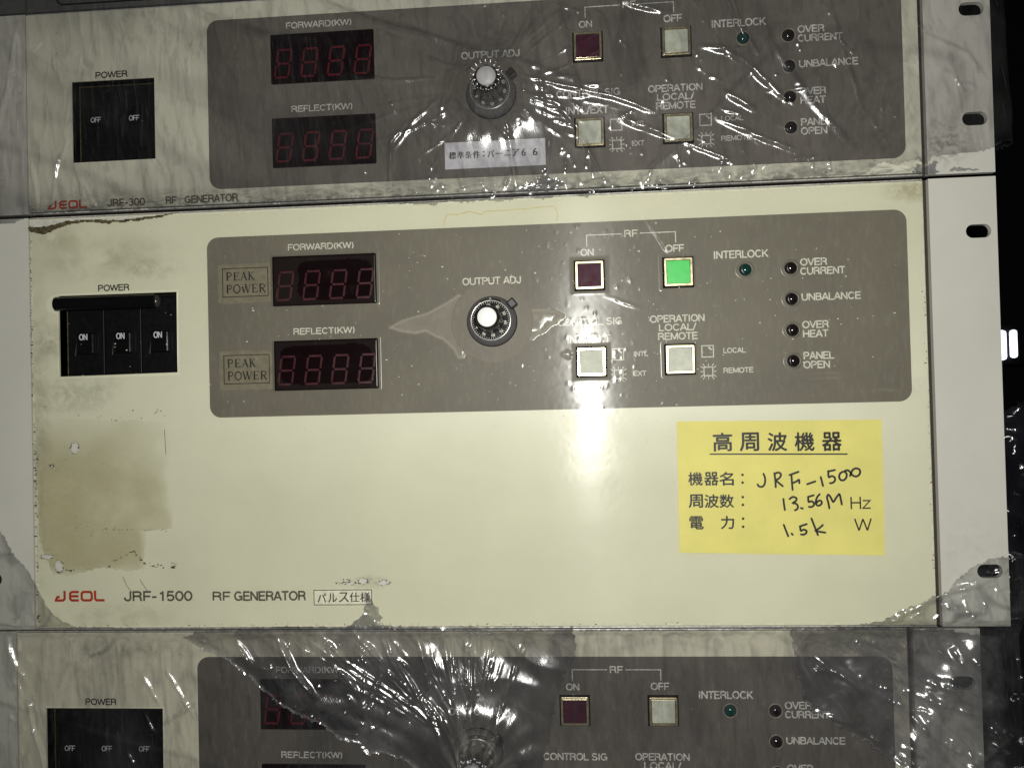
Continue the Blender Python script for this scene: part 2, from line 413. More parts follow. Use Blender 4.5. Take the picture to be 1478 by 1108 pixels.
def serif(mb, ch, x, z, h, wd, y):
    T, t = .17 * h, .07 * h
    X = lambda a: x + a * wd; Z = lambda b: z + b * h
    def L(pts, w): mb.ribbon([(X(a), Z(b)) for a, b in pts], w, y)
    def S(a, b, wdt=.3): mb.ribbon([(X(a - wdt / 2), Z(b)), (X(a + wdt / 2), Z(b))], .06 * h, y)
    if ch in 'PR':
        L([(.24, 0), (.24, 1)], T); L([(.24, .97), (.6, .97), (.8, .88), (.86, .74), (.78, .58), (.58, .5), (.24, .5)], .1 * h); S(.24, .02); S(.24, .98)
        if ch == 'R': L([(.5, .5), (.88, .02)], T * .9); S(.92, .02, .2)
    if ch == 'E':
        L([(.24, 0), (.24, 1)], T); S(.24, .02); S(.24, .98)
        for b in (.03, .52, .97): L([(.2, b), (.85 if b != .52 else .66, b)], t)
        L([(.87, .0), (.87, .22)], t); L([(.85, 1), (.85, .8)], t); L([(.66, .42), (.66, .62)], t)
    if ch == 'A':
        L([(.12, 0), (.5, 1)], t); L([(.48, 1), (.86, 0)], T); L([(.25, .34), (.72, .34)], t); S(.12, .02, .24); S(.88, .02, .26)
    if ch == 'K':
        L([(.22, 0), (.22, 1)], T); S(.22, .02); S(.22, .98); L([(.24, .42), (.8, .98)], t); L([(.42, .56), (.84, .02)], T * .9); S(.88, .02, .24); S(.8, .98, .24)
    if ch == 'O':
        mb.ribbon([(X(.5 + .4 * math.cos(a)), Z(.5 + .47 * math.sin(a))) for a in np.linspace(0, 2 * math.pi, 25)[:-1]], .125 * h, y, closed=True)
    if ch == 'W':
        L([(.05, 1), (.3, 0)], T * .9); L([(.3, 0), (.5, .95)], t); L([(.46, 1), (.7, 0)], T * .9); L([(.7, 0), (.95, 1)], t); S(.06, .98, .22); S(.48, .98, .22); S(.94, .98, .2)

# ------------------------------------------------------------------ noise on grids (for film)
def vnoise(x, y, seed):
    L = np.random.RandomState(seed).rand(256, 256)
    xi = np.floor(x).astype(int); yi = np.floor(y).astype(int); fx = x - xi; fy = y - yi
    fx = fx * fx * (3 - 2 * fx); fy = fy * fy * (3 - 2 * fy)
    a = L[xi & 255, yi & 255]; b = L[(xi + 1) & 255, yi & 255]; c = L[xi & 255, (yi + 1) & 255]; d = L[(xi + 1) & 255, (yi + 1) & 255]
    return (a * (1 - fx) + b * fx) * (1 - fy) + (c * (1 - fx) + d * fx) * fy - .5
def fbm(x, y, seed, o=4):
    s = 0; a = 1.
    for i in range(o): s = s + a * vnoise(x * 2 ** i + 17.3 * i, y * 2 ** i + 5.1 * i, seed + i); a *= .5
    return s
def inside(px, pz, poly):
    r = np.zeros(px.shape, bool); n = len(poly)
    for i in range(n):
        x0, z0 = poly[i]; x1, z1 = poly[(i + 1) % n]
        if z0 == z1: continue
        c = ((z0 > pz) != (z1 > pz)) & (px < (x1 - x0) * (pz - z0) / (z1 - z0) + x0)
        r ^= c
    return r
def polydist(px, pz, pts, closed=False):
    """distance to a polyline and position along it"""
    D = np.full(px.shape, 1e9); T = np.zeros(px.shape); L = 0.; tot = sum(math.dist(pts[i], pts[i + 1]) for i in range(len(pts) - 1)) or 1
    for i in range(len(pts) - 1):
        x0, z0 = pts[i]; x1, z1 = pts[i + 1]; dx, dz = x1 - x0, z1 - z0; l2 = dx * dx + dz * dz
        if l2 < 1e-12: continue
        t = np.clip(((px - x0) * dx + (pz - z0) * dz) / l2, 0, 1)
        d = np.hypot(px - x0 - t * dx, pz - z0 - t * dz); k = d < D
        D = np.where(k, d, D); T = np.where(k, (L + t * math.sqrt(l2)) / tot, T); L += math.sqrt(l2)
    return D, T

class Film:
    def __init__(s, x0, x1, z0, z1, res):
        s.u = np.arange(x0, x1 + res, res); s.w = np.arange(z0, z1 + res, res); s.res = res; s.x0 = x0; s.z0 = z0
        s.U, s.W = np.meshgrid(s.u, s.w, indexing='ij'); s.H = np.zeros(s.U.shape); s.D = np.zeros(s.U.shape); s.M = np.zeros(s.U.shape)
    def crease(s, pts, a, w, dens=0., jit=.6, seed=0, milky=0., rag=1.5):
        xs = [p[0] for p in pts]; zs = [p[1] for p in pts]; m = 4 * w + 2
        i0 = max(0, int((min(xs) - m - s.x0) / s.res)); i1 = min(len(s.u), int((max(xs) + m - s.x0) / s.res) + 2)
        j0 = max(0, int((min(zs) - m - s.z0) / s.res)); j1 = min(len(s.w), int((max(zs) + m - s.z0) / s.res) + 2)
        if i1 <= i0 or j1 <= j0: return
        S = (slice(i0, i1), slice(j0, j1)); U, W = s.U[S], s.W[S]
        wob = jit * fbm(U * .25, W * .25, 40 + seed % 50, 2)
        d, t = polydist(U + wob, W + wob * .7, pts)
        tp = np.sin(np.pi * np.clip(t * .94 + .03, 0, 1)) ** .6
        mod = np.clip((.75 if rag > 1 else .95) + rag * vnoise(t * 9 + seed, t * 0 + seed * .37, 90), .05, 1.4)
        g = np.exp(-(d / w) ** 2)
        s.H[S] += a * g * tp * mod; s.D[S] += dens * g * tp; s.M[S] += milky * g * tp * mod
    def crinkle(s, amp, f, stretch, rot, seed, mask=1., fold=.35):
        """connected sharp folds: the creases lie where a noise field crosses zero"""
        c, q = math.cos(rot), math.sin(rot); a = (s.U * c + s.W * q) * f; b = (-s.U * q + s.W * c) * f * stretch
        wx = .5 * vnoise(a * 1.3, b * 1.3, seed + 7); n = fbm(a + wx, b + wx, seed, 2); g = np.sqrt(n * n + .0006)
        n2 = fbm(a * 2.3 + 9, b * 2.3 + wx, seed + 3, 2); g2 = np.sqrt(n2 * n2 + .0012)
        s.H += mask * amp * (1.2 - 2.2 * g - .7 * g2); s.D += mask * fold * (np.exp(-(n / .035) ** 2) + .4 * np.exp(-(n2 / .05) ** 2) - .25)
    def calm(s, cx, cz, r, h=None):
        """the film is pulled taut over a flat cap"""
        q = np.hypot(s.U - cx, s.W - cz); k = 1 / (1 + np.exp((q - r) / .5)); ref = s.H[q < r].mean() if h is None else h
        s.H = s.H * (1 - k) + ref * k; s.D = s.D * (1 - k) + .25 * k; s.M *= 1 - k
    def build(s, name, m, outline, yoff, holes=(), jag=.8, uR=1e9, uL=-1e9, smooth=True, parent=None, rim=0., rimw=1.5, jscale=.5, rimopen=None):
        U, W = s.U, s.W; ju = jag * fbm(U * jscale, W * jscale, 5, 3) * 2; jw = jag * fbm(U * jscale, W * jscale, 9, 3) * 2
        ok = inside(U + ju, W + jw, outline)
        for h in holes: ok &= ~inside(U, W, h)
        if rim:
            d, _ = polydist(U + ju, W + jw, rimopen or (outline + [outline[0]]))
            k = np.exp(-(d / rimw) ** 2); s.M += rim * k * (.6 + 1.2 * np.clip(fbm(U * .6, W * .6, 21, 2), -.4, .6)); s.H += k * rim * 1.0 * (.6 + .7 * np.abs(fbm(U * .5, W * .5, 31, 2)))
        R = 3.
        X = U.copy(); Y = np.full(U.shape, float(yoff)); nx = np.zeros(U.shape); ny = np.full(U.shape, -1.)
        for sg, lim in ((1, uR), (-1, uL)):
            q = sg * U - sg * lim
            k = q > 0; th = np.clip(q / R, 0, math.pi / 2); ex = np.maximum(q - R * math.pi / 2, 0)
            X = np.where(k, lim + sg * R * np.sin(th), X); Y = np.where(k, yoff + R * (1 - np.cos(th)) + ex, Y)
            nx = np.where(k, sg * np.sin(th), nx); ny = np.where(k, -np.cos(th), ny)
        H = s.H; P = np.stack([X + nx * H, Y + ny * H, W], -1) * K
        q = ok[:-1, :-1] & ok[1:, :-1] & ok[1:, 1:] & ok[:-1, 1:]
        n0, n1 = U.shape; idx = np.arange(n0 * n1).reshape(n0, n1)
        F = np.stack([idx[:-1, :-1][q], idx[1:, :-1][q], idx[1:, 1:][q], idx[:-1, 1:][q]], -1)
        used = np.unique(F); rm = np.zeros(n0 * n1, int); rm[used] = np.arange(len(used)); F = rm[F]
        me = bpy.data.meshes.new(name); V = P.reshape(-1, 3)[used]
        me.vertices.add(len(V)); me.vertices.foreach_set('co', V.ravel())
        me.loops.add(F.size); me.loops.foreach_set('vertex_index', F.ravel().astype(np.int32))
        me.polygons.add(len(F)); me.polygons.foreach_set('loop_start', np.arange(0, F.size, 4, dtype=np.int32))
        me.polygons.foreach_set('use_smooth', np.full(len(F), smooth)); me.update(calc_edges=True)
        for nm, arr in (('dens', s.D), ('milky', s.M)):
            a = me.attributes.new(nm, 'FLOAT', 'POINT'); a.data.foreach_set('value', np.clip(arr, 0, 1).ravel()[used].astype(np.float32))
        me.materials.append(m); me.validate()
        return obj(name, me, parent)

# ------------------------------------------------------------------ unit parts
def make_ear(parent, x0, x1, z0, z1, slots, m, mirror=False, y=(.2, 3.)):
    mb = MB(); sx = (x0 + x1) / 2 + (6.4 if not mirror else -6.4)
    loops = [rect(0, x1 - x0, 0, z1 - z0)]
    for sz in slots: loops.append(rrect(sx - x0 - 5.4, sx - x0 + 5.4, sz - z0 - 3., sz - z0 + 3., 2.95, 6))
    mb.plate(loops, y[0], y[1])
    return mb.build('rack_ear', m, parent, bevel=.35, loc=(x0, 0, z0))

SEG = {'a': ((.1, 1), (.9, 1)), 'b': ((.93, .95), (.93, .55)), 'c': ((.93, .45), (.93, .05)), 'd': ((.1, 0), (.9, 0)),
       'e': ((.07, .45), (.07, .05)), 'f': ((.07, .95), (.07, .55)), 'g': ((.14, .5), (.86, .5))}
def make_display(parent, x0, z0, mseg, caption, cx0, cx1, ink):
    mb = MB(); mb.plate([rrect(x0, x0 + 49.6, z0, z0 + 23.4, .5, 3)], -1.3, -.45)
    d = mb.build('display_window', lcd_m, parent, bevel=.25)
    for k in range(4):
        mb = MB(); xs = x0 + 1.2 + 12.75 * k; zs = z0 + 2.9
        for a, b in SEG.values():
            P = [(xs + q[0] * 7.6 + q[1] * 2., zs + q[1] * 13.) for q in (a, b)]
            mb.ribbon(P, .95, -1.36)
        mb.build('digit', mseg, d)
    mb = MB(); caps(mb, caption, cx0, cx1, z0 + 26.2, z0 + 29.1, -.6)
    mb.build('lettering', ink, parent)

def make_button(parent, cx, cz, m):
    b = MB().plate([rect(cx - 7., cx + 7., cz - 7., cz + 7.)], -.62, -.4).build('push_button', hole_black, parent)  # black square behind the rim paints the shadow in the gap
    MB().plate([rrect(cx - 6.3, cx + 6.3, cz - 6.3, cz + 6.3, .5, 3), rect(cx - 5.35, cx + 5.35, cz - 5.35, cz + 5.35)], -2.2, -.65).build('button_rim', gold, b, bevel=.2)
    MB().plate([rrect(cx - 5.15, cx + 5.15, cz - 5.15, cz + 5.15, .4, 3)], -2.0, -.7).build('button_cap', m, b, bevel=.3)
    return b

def make_lamp(parent, cx, cz, m):
    b = MB().lathe([(3.35, -.45), (3.35, -.75), (2.95, -.85), (2.8, -.5)], cx, cz, 32).build('indicator_lamp', lamp_rim, parent)
    prof = [(2.78 * math.cos(a), -.5 - 2.3 * math.sin(a)) for a in np.linspace(0, math.pi / 2 - .02, 10)]
    MB().lathe(prof, cx, cz, 32).disc(.06, -2.8, cx, cz, 8).build('lens', m, b)

def make_knob(parent, cx, cz, capm, rot0):
    k = MB().lathe([(11.4, -.4), (11.4, -2.6), (11.0, -3.4), (9.3, -6.9), (9.05, -7.0), (8.9, -6.6), (5.3, -6.5)], cx, cz, 96, True).build('output_dial', bezel_m, parent)
    MB().lathe([(11.7, -.42), (11.7, -1.2), (11.2, -1.3)], cx, cz, 64).build('base_ring', black, k)
    MB().lathe([(8.85, -6.8), (8.6, -6.95), (5.2, -7.0)], cx, cz, 64).build('number_ring', ring_black, k)
    MB().lathe([(9.15, -7.0), (9.1, -7.25), (8.8, -7.25), (8.75, -6.9)], cx, cz, 96).build('silver_rim', ring_m, k)
    mb = MB()
    prof = []; seg = 72
    for (r, y) in ((5.9, -6.9), (5.75, -13.), (5.5, -19.), (5.1, -21.8), (4.55, -22.4), (0.1, -22.5)): prof.append((r, y))
    v = []; f = []
    for (r, y) in prof:
        for i in range(seg):
            a = 2 * math.pi * i / seg; rr = r * (1 + (.045 * math.cos(8 * a) if r > 5 else 0)); v.append((cx + rr * math.cos(a), y, cz + rr * math.sin(a)))
    for i in range(len(prof) - 1):
        for j in range(seg):
            a, b = i * seg + j, i * seg + (j + 1) % seg; f.append((a, a + seg, b + seg, b))
    mb.add(v, f, True); mb.build('grip', knob_black, k)
    MB().lathe([(4.25, -22.4), (4.25, -23.1), (4.05, -23.4), (.05, -23.45)], cx, cz, 48).build('cap', capm, k)
    mb = MB()
    for i in range(50):
        a = rot0 + 2 * math.pi * i / 50; r0 = 7.9 if i % 5 else 7.6
        mb.ribbon([(cx + r0 * math.cos(a), cz + r0 * math.sin(a)), (cx + 8.55 * math.cos(a), cz + 8.55 * math.sin(a))], .17, -7.06)
    for i in range(10):
        a = rot0 - 2 * math.pi * i / 10; s = '0' if i == 0 else str(10 * i)
        wd = .95 if i == 0 else 1.7
        put(mb, s, cx + 6.85 * math.cos(a) - wd / 2, cx + 6.85 * math.cos(a) + wd / 2, cz + 6.85 * math.sin(a) - .65, cz + 6.85 * math.sin(a) + .65, -7.07, .02, rot=a - math.pi / 2)
    mb.build('scale_marks', ink_white, k)
    # counter window in the bezel above the ring
    mb = MB()
    P = [(cx + r * math.cos(a), -6.0 if r > 10 else -7.05, cz + r * math.sin(a)) for r in (10.3, 9.35) for a in np.linspace(math.radians(62), math.radians(118), 9)]
    P = [(x, -(3.55 + (11.05 - math.hypot(x - cx, z - cz)) * 2.03) - .1, z) for x, y, z in P]
    mb.add(P, [(i, i + 1, i + 10, i + 9) for i in range(8)]); mb.build('counter_window', black_gloss, k)
    mb = MB(); put(mb, '0', cx - .4, cx + .3, cz + 9.5, cz + 10.3, -6.9, .02); mb.build('counter_digit', ink_white, k)
    lv = MB(); ca, sa = math.cos(math.radians(38)), math.sin(math.radians(38))
    pts = [(10.4, -2.0), (14.2, -2.2), (14.2, 2.2), (10.4, 2.0)]
    lv.plate([[(cx + p[0] * ca - p[1] * sa, cz + p[0] * sa + p[1] * ca) for p in pts]], -6.2, -2.)
    lv.build('lock_lever', knob_black, k, bevel=.6)

def icon_square(mb, cx, cz, y, rays=False):
    h = 2.55 if not rays else 1.95
    mb.ribbon(rect(cx - h, cx + h, cz - h, cz + h), .5, y, closed=True)
    if rays:
        for dx in (-1, 0, 1):
            for sgn in (-1, 1):
                mb.ribbon([(cx + dx * 1.6, cz + sgn * 2.4), (cx + dx * 2.5, cz + sgn * 3.5)], .4, y)
                mb.ribbon([(cx + sgn * 2.4, cz + dx * 1.6), (cx + sgn * 3.5, cz + dx * 2.5)], .4, y)
    else:
        mb.ribbon([(cx + .4, cz + 1.9), (cx + 1.8, cz + .5)], .8, y)

def make_controls(root, ox, oz, gx, gz, greym, ink, segm, buttons, capm, knob, dox=0., dw=0.):
    """the shared control layout; ox, oz shift it inside the unit, g is the grey overlay rectangle"""
    MB().plate([rrect(gx[0], gx[1], gz[0], gz[1], 5.5)], -.4, .05).build('grey_overlay', greym, root)
    make_display(root, -88.3 + ox + dox, 151.6 + oz, segm, 'FORWARD(KW)', -80.8 + ox + dox, -49.2 + ox + dox, ink)
    make_display(root, -88.3 + ox + dox, 111.9 + oz, segm, 'REFLECT(KW)', -79.0 + ox + dox, -49.6 + ox + dox, ink)
    for (cx, cz), m in zip(((60.2, 160.9), (100.3, 160.9), (60.1, 121.4), (100.1, 121.4)), buttons): make_button(root, cx + ox, cz + oz, m)
    make_lamp(root, 130.3 + ox, 161.0 + oz, lamp_green)
    for z in (161., 147.1, 133.1, 119.3): make_lamp(root, 150.3 + ox, z + oz, lamp_dark)
    make_knob(root, knob[0], knob[1], capm, math.radians(206))
    Y = -.6
    def cap(s, x0, x1, z0, z1, bold=.02):
        mb = MB(); caps(mb, s, x0 + ox, x1 + ox, z0 + oz, z1 + oz, Y); mb.build('lettering', ink, root)
    cap('OUTPUT ADJ', 1.7, 28.8, 158.5, 161.8)
    cap('RF', 76.5, 82.5, 177.9, 181.0, .03); cap('ON', 56.5, 62.4, 170.0, 173.1); cap('OFF', 95.0, 103.2, 170.3, 173.5)
    cap('CONTROL SIG', 45.3, 74.4, 138.2, 141.4); cap('INTL/EXT', 49.2, 68.9, 130.1, 133.7)
    cap('OPERATION', 87.2, 111.5, 138.4, 141.6); cap('LOCAL/', 91.0, 107.5, 134.5, 137.6); cap('REMOTE', 90.5, 108.2, 130.4, 133.6)
    cap('INTL', 79.2, 85.7, 123.4, 125.6); cap('EXT', 79.1, 84.7, 114.5, 116.7); cap('LOCAL', 119.5, 129.3, 123.7, 126.0); cap('REMOTE', 119.3, 132.5, 114.7, 117.0)
    cap('INTERLOCK', 116.3, 140.5, 166.4, 169.8)
    cap('OVER', 154.6, 166.2, 161.9, 165.1); cap('CURRENT', 154.5, 173.9, 157.8, 161.0); cap('UNBALANCE', 154.7, 180.4, 146.2, 149.4)
    cap('OVER', 154.7, 166.1, 133.8, 137.0); cap('HEAT', 154.8, 165.8, 129.7, 132.9); cap('PANEL', 154.8, 168.0, 119.9, 123.1); cap('OPEN', 154.7, 166.1, 115.8, 119.0)
    mb = MB()
    mb.ribbon([(59.4 + ox, 174.2 + oz), (59.4 + ox, 179.4 + oz), (75.3 + ox, 179.4 + oz)], .42, Y)
    mb.ribbon([(83.6 + ox, 179.4 + oz), (99.6 + ox, 179.4 + oz), (99.6 + ox, 174.5 + oz)], .42, Y)
    mb.build('bracket_line', ink, root)
    for (x, z, r) in ((72.2, 124.5, 0), (72.3, 115.4, 1), (112.5, 124.7, 0), (112.6, 115.6, 1)):
        mb = MB(); icon_square(mb, x + ox, z + oz, Y, r); mb.build('switch_symbol', ink, root)

def make_breakers(root, hx, hz, n, word, cover=False):
    x0, x1 = hx; z0, z1 = hz
    hb = MB(); hb.plate([rect(x0 - .8, x1 + .8, z0 - .8, z1 + .8), rect(x0, x1, z0, z1)], .3, 9); hb.build('opening_edge', wall_edge, root)
    MB().box(x0 - .8, x1 + .8, 9.05, 10, z0 - .8, z1 + .8).build('recess_back', hole_black, root)
    pad = 2.; w = (x1 - x0 - pad - 1.) / n
    if n == 3: w = 18.6
    for i in range(n):
        a = x0 + pad + w * i
        br = MB().box(a + .12, a + w - .12, 3.2, 9, z0 + .5, z1 - 1.5).build('breaker', black, root, bevel=.4)
        mb = MB(); c = a + w * .5
        zl = z0 + (z1 - z0) * .5
        if word == 'ON': mb.box(c - 3.4, c + 5.4, .3, 3.3, zl - 9, zl + 1.4)
        else: mb.box(c - 4.4, c + 4.4, .3, 3.3, zl - 1.4, zl + 8.)
        lv = mb.build('lever', black_gloss, br, bevel=.8)
        if word == 'ON':
            MB().add([(c - 3.3, .1, zl - 9.6), (c - 4.6, 1.1, zl - 9.4), (c - 3.4, 1.4, zl - .8), (c - 3.0, .2, zl - .8)], [(0, 1, 2, 3)]).build('lever_highlight', simple('lever_highlight_grey', (.12, .12, .125), .35) if 'lever_highlight_grey' not in bpy.data.materials else bpy.data.materials['lever_highlight_grey'], br)  # pale grey sliver painted on as the specular line of the lever
        mb = MB()
        if word == 'ON': caps(mb, 'ON', c - 1.6, c + 2.4, zl - 2.1, zl + .8, .18, .17)
        else: caps(mb, 'OFF', c - 2.6, c + 2.4, zl - .4, zl + 2.1, .18, .16, shear=.1)
        mb.build('lettering', ink_off, br)
    if cover:
        mb = MB()
        seg = 24; v = []; f = []
        for x in (x0 - 1.9, x1 - 10.6):
            for k in range(seg): a = 2 * math.pi * k / seg; v.append((x, 1.0 + 3.6 * math.cos(a), z1 - 3.7 + 3.6 * math.sin(a)))
        for k in range(seg): f.append((k, (k + 1) % seg, seg + (k + 1) % seg, seg + k))
        mb.add(v, f, True); mb.add(v[:seg], [tuple(range(seg))]); mb.add(v[seg:], [tuple(reversed(range(seg)))])
        mb.build('rolled_cover', black_gloss, root)
        mb = MB()
        v = []; f = []
        for i in range(9):
            a = i / 8 * math.pi / 2
            for k in range(16): b = 2 * math.pi * k / 16; v.append((x1 - 10.6 + 1.6 * math.sin(a), 1.0 + 2.2 * math.cos(a) * math.cos(b), z1 - 3.7 + 3.2 * math.cos(a) * math.sin(b)))
        for i in range(8):
            for k in range(16): f.append((i * 16 + k, i * 16 + (k + 1) % 16, (i + 1) * 16 + (k + 1) % 16, (i + 1) * 16 + k))
        mb.add(v, f, True); mb.build('cover_end_cap', simple('smoky_end_cap', (.035, .033, .025), .15), root)
ink_off = simple('ink_off_white', (.5, .5, .52), .5)

def logo(root, x, z, m, k=1.):
    mb = MB(); t = 1.15 * k; Y = -.12
    L = lambda pts: mb.ribbon([(x + a * k, z + b * k) for a, b in pts], t, Y)
    L([(5.0, 5.2), (5.0, 1.3), (4.2, .6), (0, .6)]); L([(.6, .6), (1.3, 2.2), (2.6, 2.2)])
    L([(12.2, .6), (8.6, .6), (7.8, 1.3), (7.8, 3.9), (8.6, 4.6), (12.2, 4.6)]); L([(7.8, 2.6), (12., 2.6)])
    mb.ribbon([(x + a * k, z + b * k) for a, b in ((14.3, .6), (17.9, .6), (18.6, 1.3), (18.6, 3.9), (17.9, 4.6), (14.3, 4.6), (13.6, 3.9), (13.6, 1.3))], t, Y, closed=True)
    L([(20.3, 5.2), (20.3, 1.3), (21., .6), (25., .6)])
    return mb.build('maker_logo', m, root)

def bolt_chassis(root, z0, z1):
    MB().box(-206, 206, 10.2, 330, z0 + 2, z1 - 2).build('chassis', chassis_m, root, bevel=1.5)

def unit_front(root, z1, hole, m, ears_m, slots, zlo=1.0, zhi=None):
    zhi = zhi or z1 - 1.
    MB().plate([rect(-209.2, 209.0, zlo, zhi), rect(*hole)], 0, 3.).build('front_panel', m, root, bevel=.5)
    MB().plate([rect(-213, 213, .3, z1 - .3), rect(*hole)], 3.1, 6.).build('backing_plate', seam_dark, root)
    # bare edges of the cover plate seen in the seams
    MB().box(-209, 209, .2, 2.6, .25, .85).build('lower_edge_trim', alu, root, bevel=.15)
    MB().box(-209, 209, .6, 2.6, z1 - .8, z1 - .25).build('upper_edge_trim', alu, root, bevel=.15)
    make_ear(root, 211.4, 240.2, .4, z1 - .4, slots, ears_m)
    make_ear(root, -240.2, -209.7, .4, z1 - .4, slots, ears_m, True)
    bolt_chassis(root, 0, z1)

GRP = 'rack units stacked in plastic wrap'
# ---- middle unit
mid = thing('rf_generator', 'large cream radio frequency generator in the middle with lit green button and yellow sticker', 'generator', (0, 0, 0), GRP)
HM = (-194.5, -135.6, 121.5, 160.2)
unit_front(mid, 199, HM, cream_mid, ear_mat, (24.5, 174.5))
make_controls(mid, 0, 0, (-120.3, 201.3), (100., 185.4), grey_mid, ink_white, seg_m, (cap_maroon, cap_green, cap_white, cap_white), knob_cap, (15., 141.3))
make_breakers(mid, HM[:2], HM[2:], 3, 'ON', cover=True)
def word(root, s, x0, x1, z0, z1, m, bold=.02, name='lettering', y=-.12):
    mb = MB(); caps(mb, s, x0, x1, z0, z1, y, .185 if m is not ink_grey else .20); return mb.build(name, m, root)
word(mid, 'POWER', -174.7, -159.2, 161.9, 164.9, ink_black)
logo(mid, -199.2, 13.7, ink_red)
word(mid, 'JRF-1500', -164.3, -131.0, 13.8, 18.4, ink_grey, .03)
word(mid, 'RF', -121., -112.4, 13.8, 17.9, ink_grey, .03); word(mid, 'GENERATOR', -110.3, -76., 13.7, 18.0, ink_grey, .03)
# pulse label
lab = MB().plate([rect(-72.6, -44.0, 11.0, 19.0)], -.09, .0).build('spec_label', clear_lab, mid); lab['label'] = 'small boxed label printed with Japanese characters'
mb = MB(); mb.ribbon(rect(-72.0, -44.5, 11.5, 18.4), .38, -.16, closed=True)
for i, ch in enumerate('パルス仕様'): [put(mb, ch, -70.3 + i * 5.1 + q, -70.3 + i * 5.1 + q + (4.6 if i > 1 else 4.2), 12.7, 17.3 if i > 1 else 16.9, -.16 - abs(q) * .2 - .01 * (q > 0), 0.) for q in (0, -.08, .08)]
mb.build('lettering', ink_brown, lab)
# PEAK POWER labels
for (x, z) in ((-112.8, 156.9), (-113., 115.8)):
    mb = MB(); P = []
    o = rrect(x - 1.8, x + 23.6, z - 3.4, z + 15.2, .5, 2)
    rr = random.Random(int(z))
    o = []
    for a, b in (((x - 2.2, z - 3.), (x + 23.4, z - 3.)), ((x + 23.4, z - 3.), (x + 23.4, z + 15.4)), ((x + 23.4, z + 15.4), (x - 2.2, z + 15.4)), ((x - 2.2, z + 15.4), (x - 2.2, z - 3.))):
        for t in np.linspace(0, 1, 14)[:-1]: o.append((a[0] + (b[0] - a[0]) * t + rr.uniform(-.25, .25), a[1] + (b[1] - a[1]) * t + rr.uniform(-.35, .35)))
    lab = mb.plate([o], -.55, -.35).build('peak_power_label', taupe_m, mid); lab['label'] = 'taupe stuck-on label with boxed serif words'
    mb = MB(); mb.ribbon(rect(x, x + 22., z, z + 13.4), .36, -.62, closed=True)
    for i, ch in enumerate('PEAK'): serif(mb, ch, x + 1.5 + i * 3.6, z + 7.7, 3.9, 3.3, -.63)
    xx = x + 1.6
    for ch, wd in zip('POWER', (3.3, 4.0, 4.9, 3.4, 3.7)): serif(mb, ch, xx, z + 1.7, 4.0, wd * .95, -.63); xx += wd + .05
    mb.build('lettering', ink_black, lab)
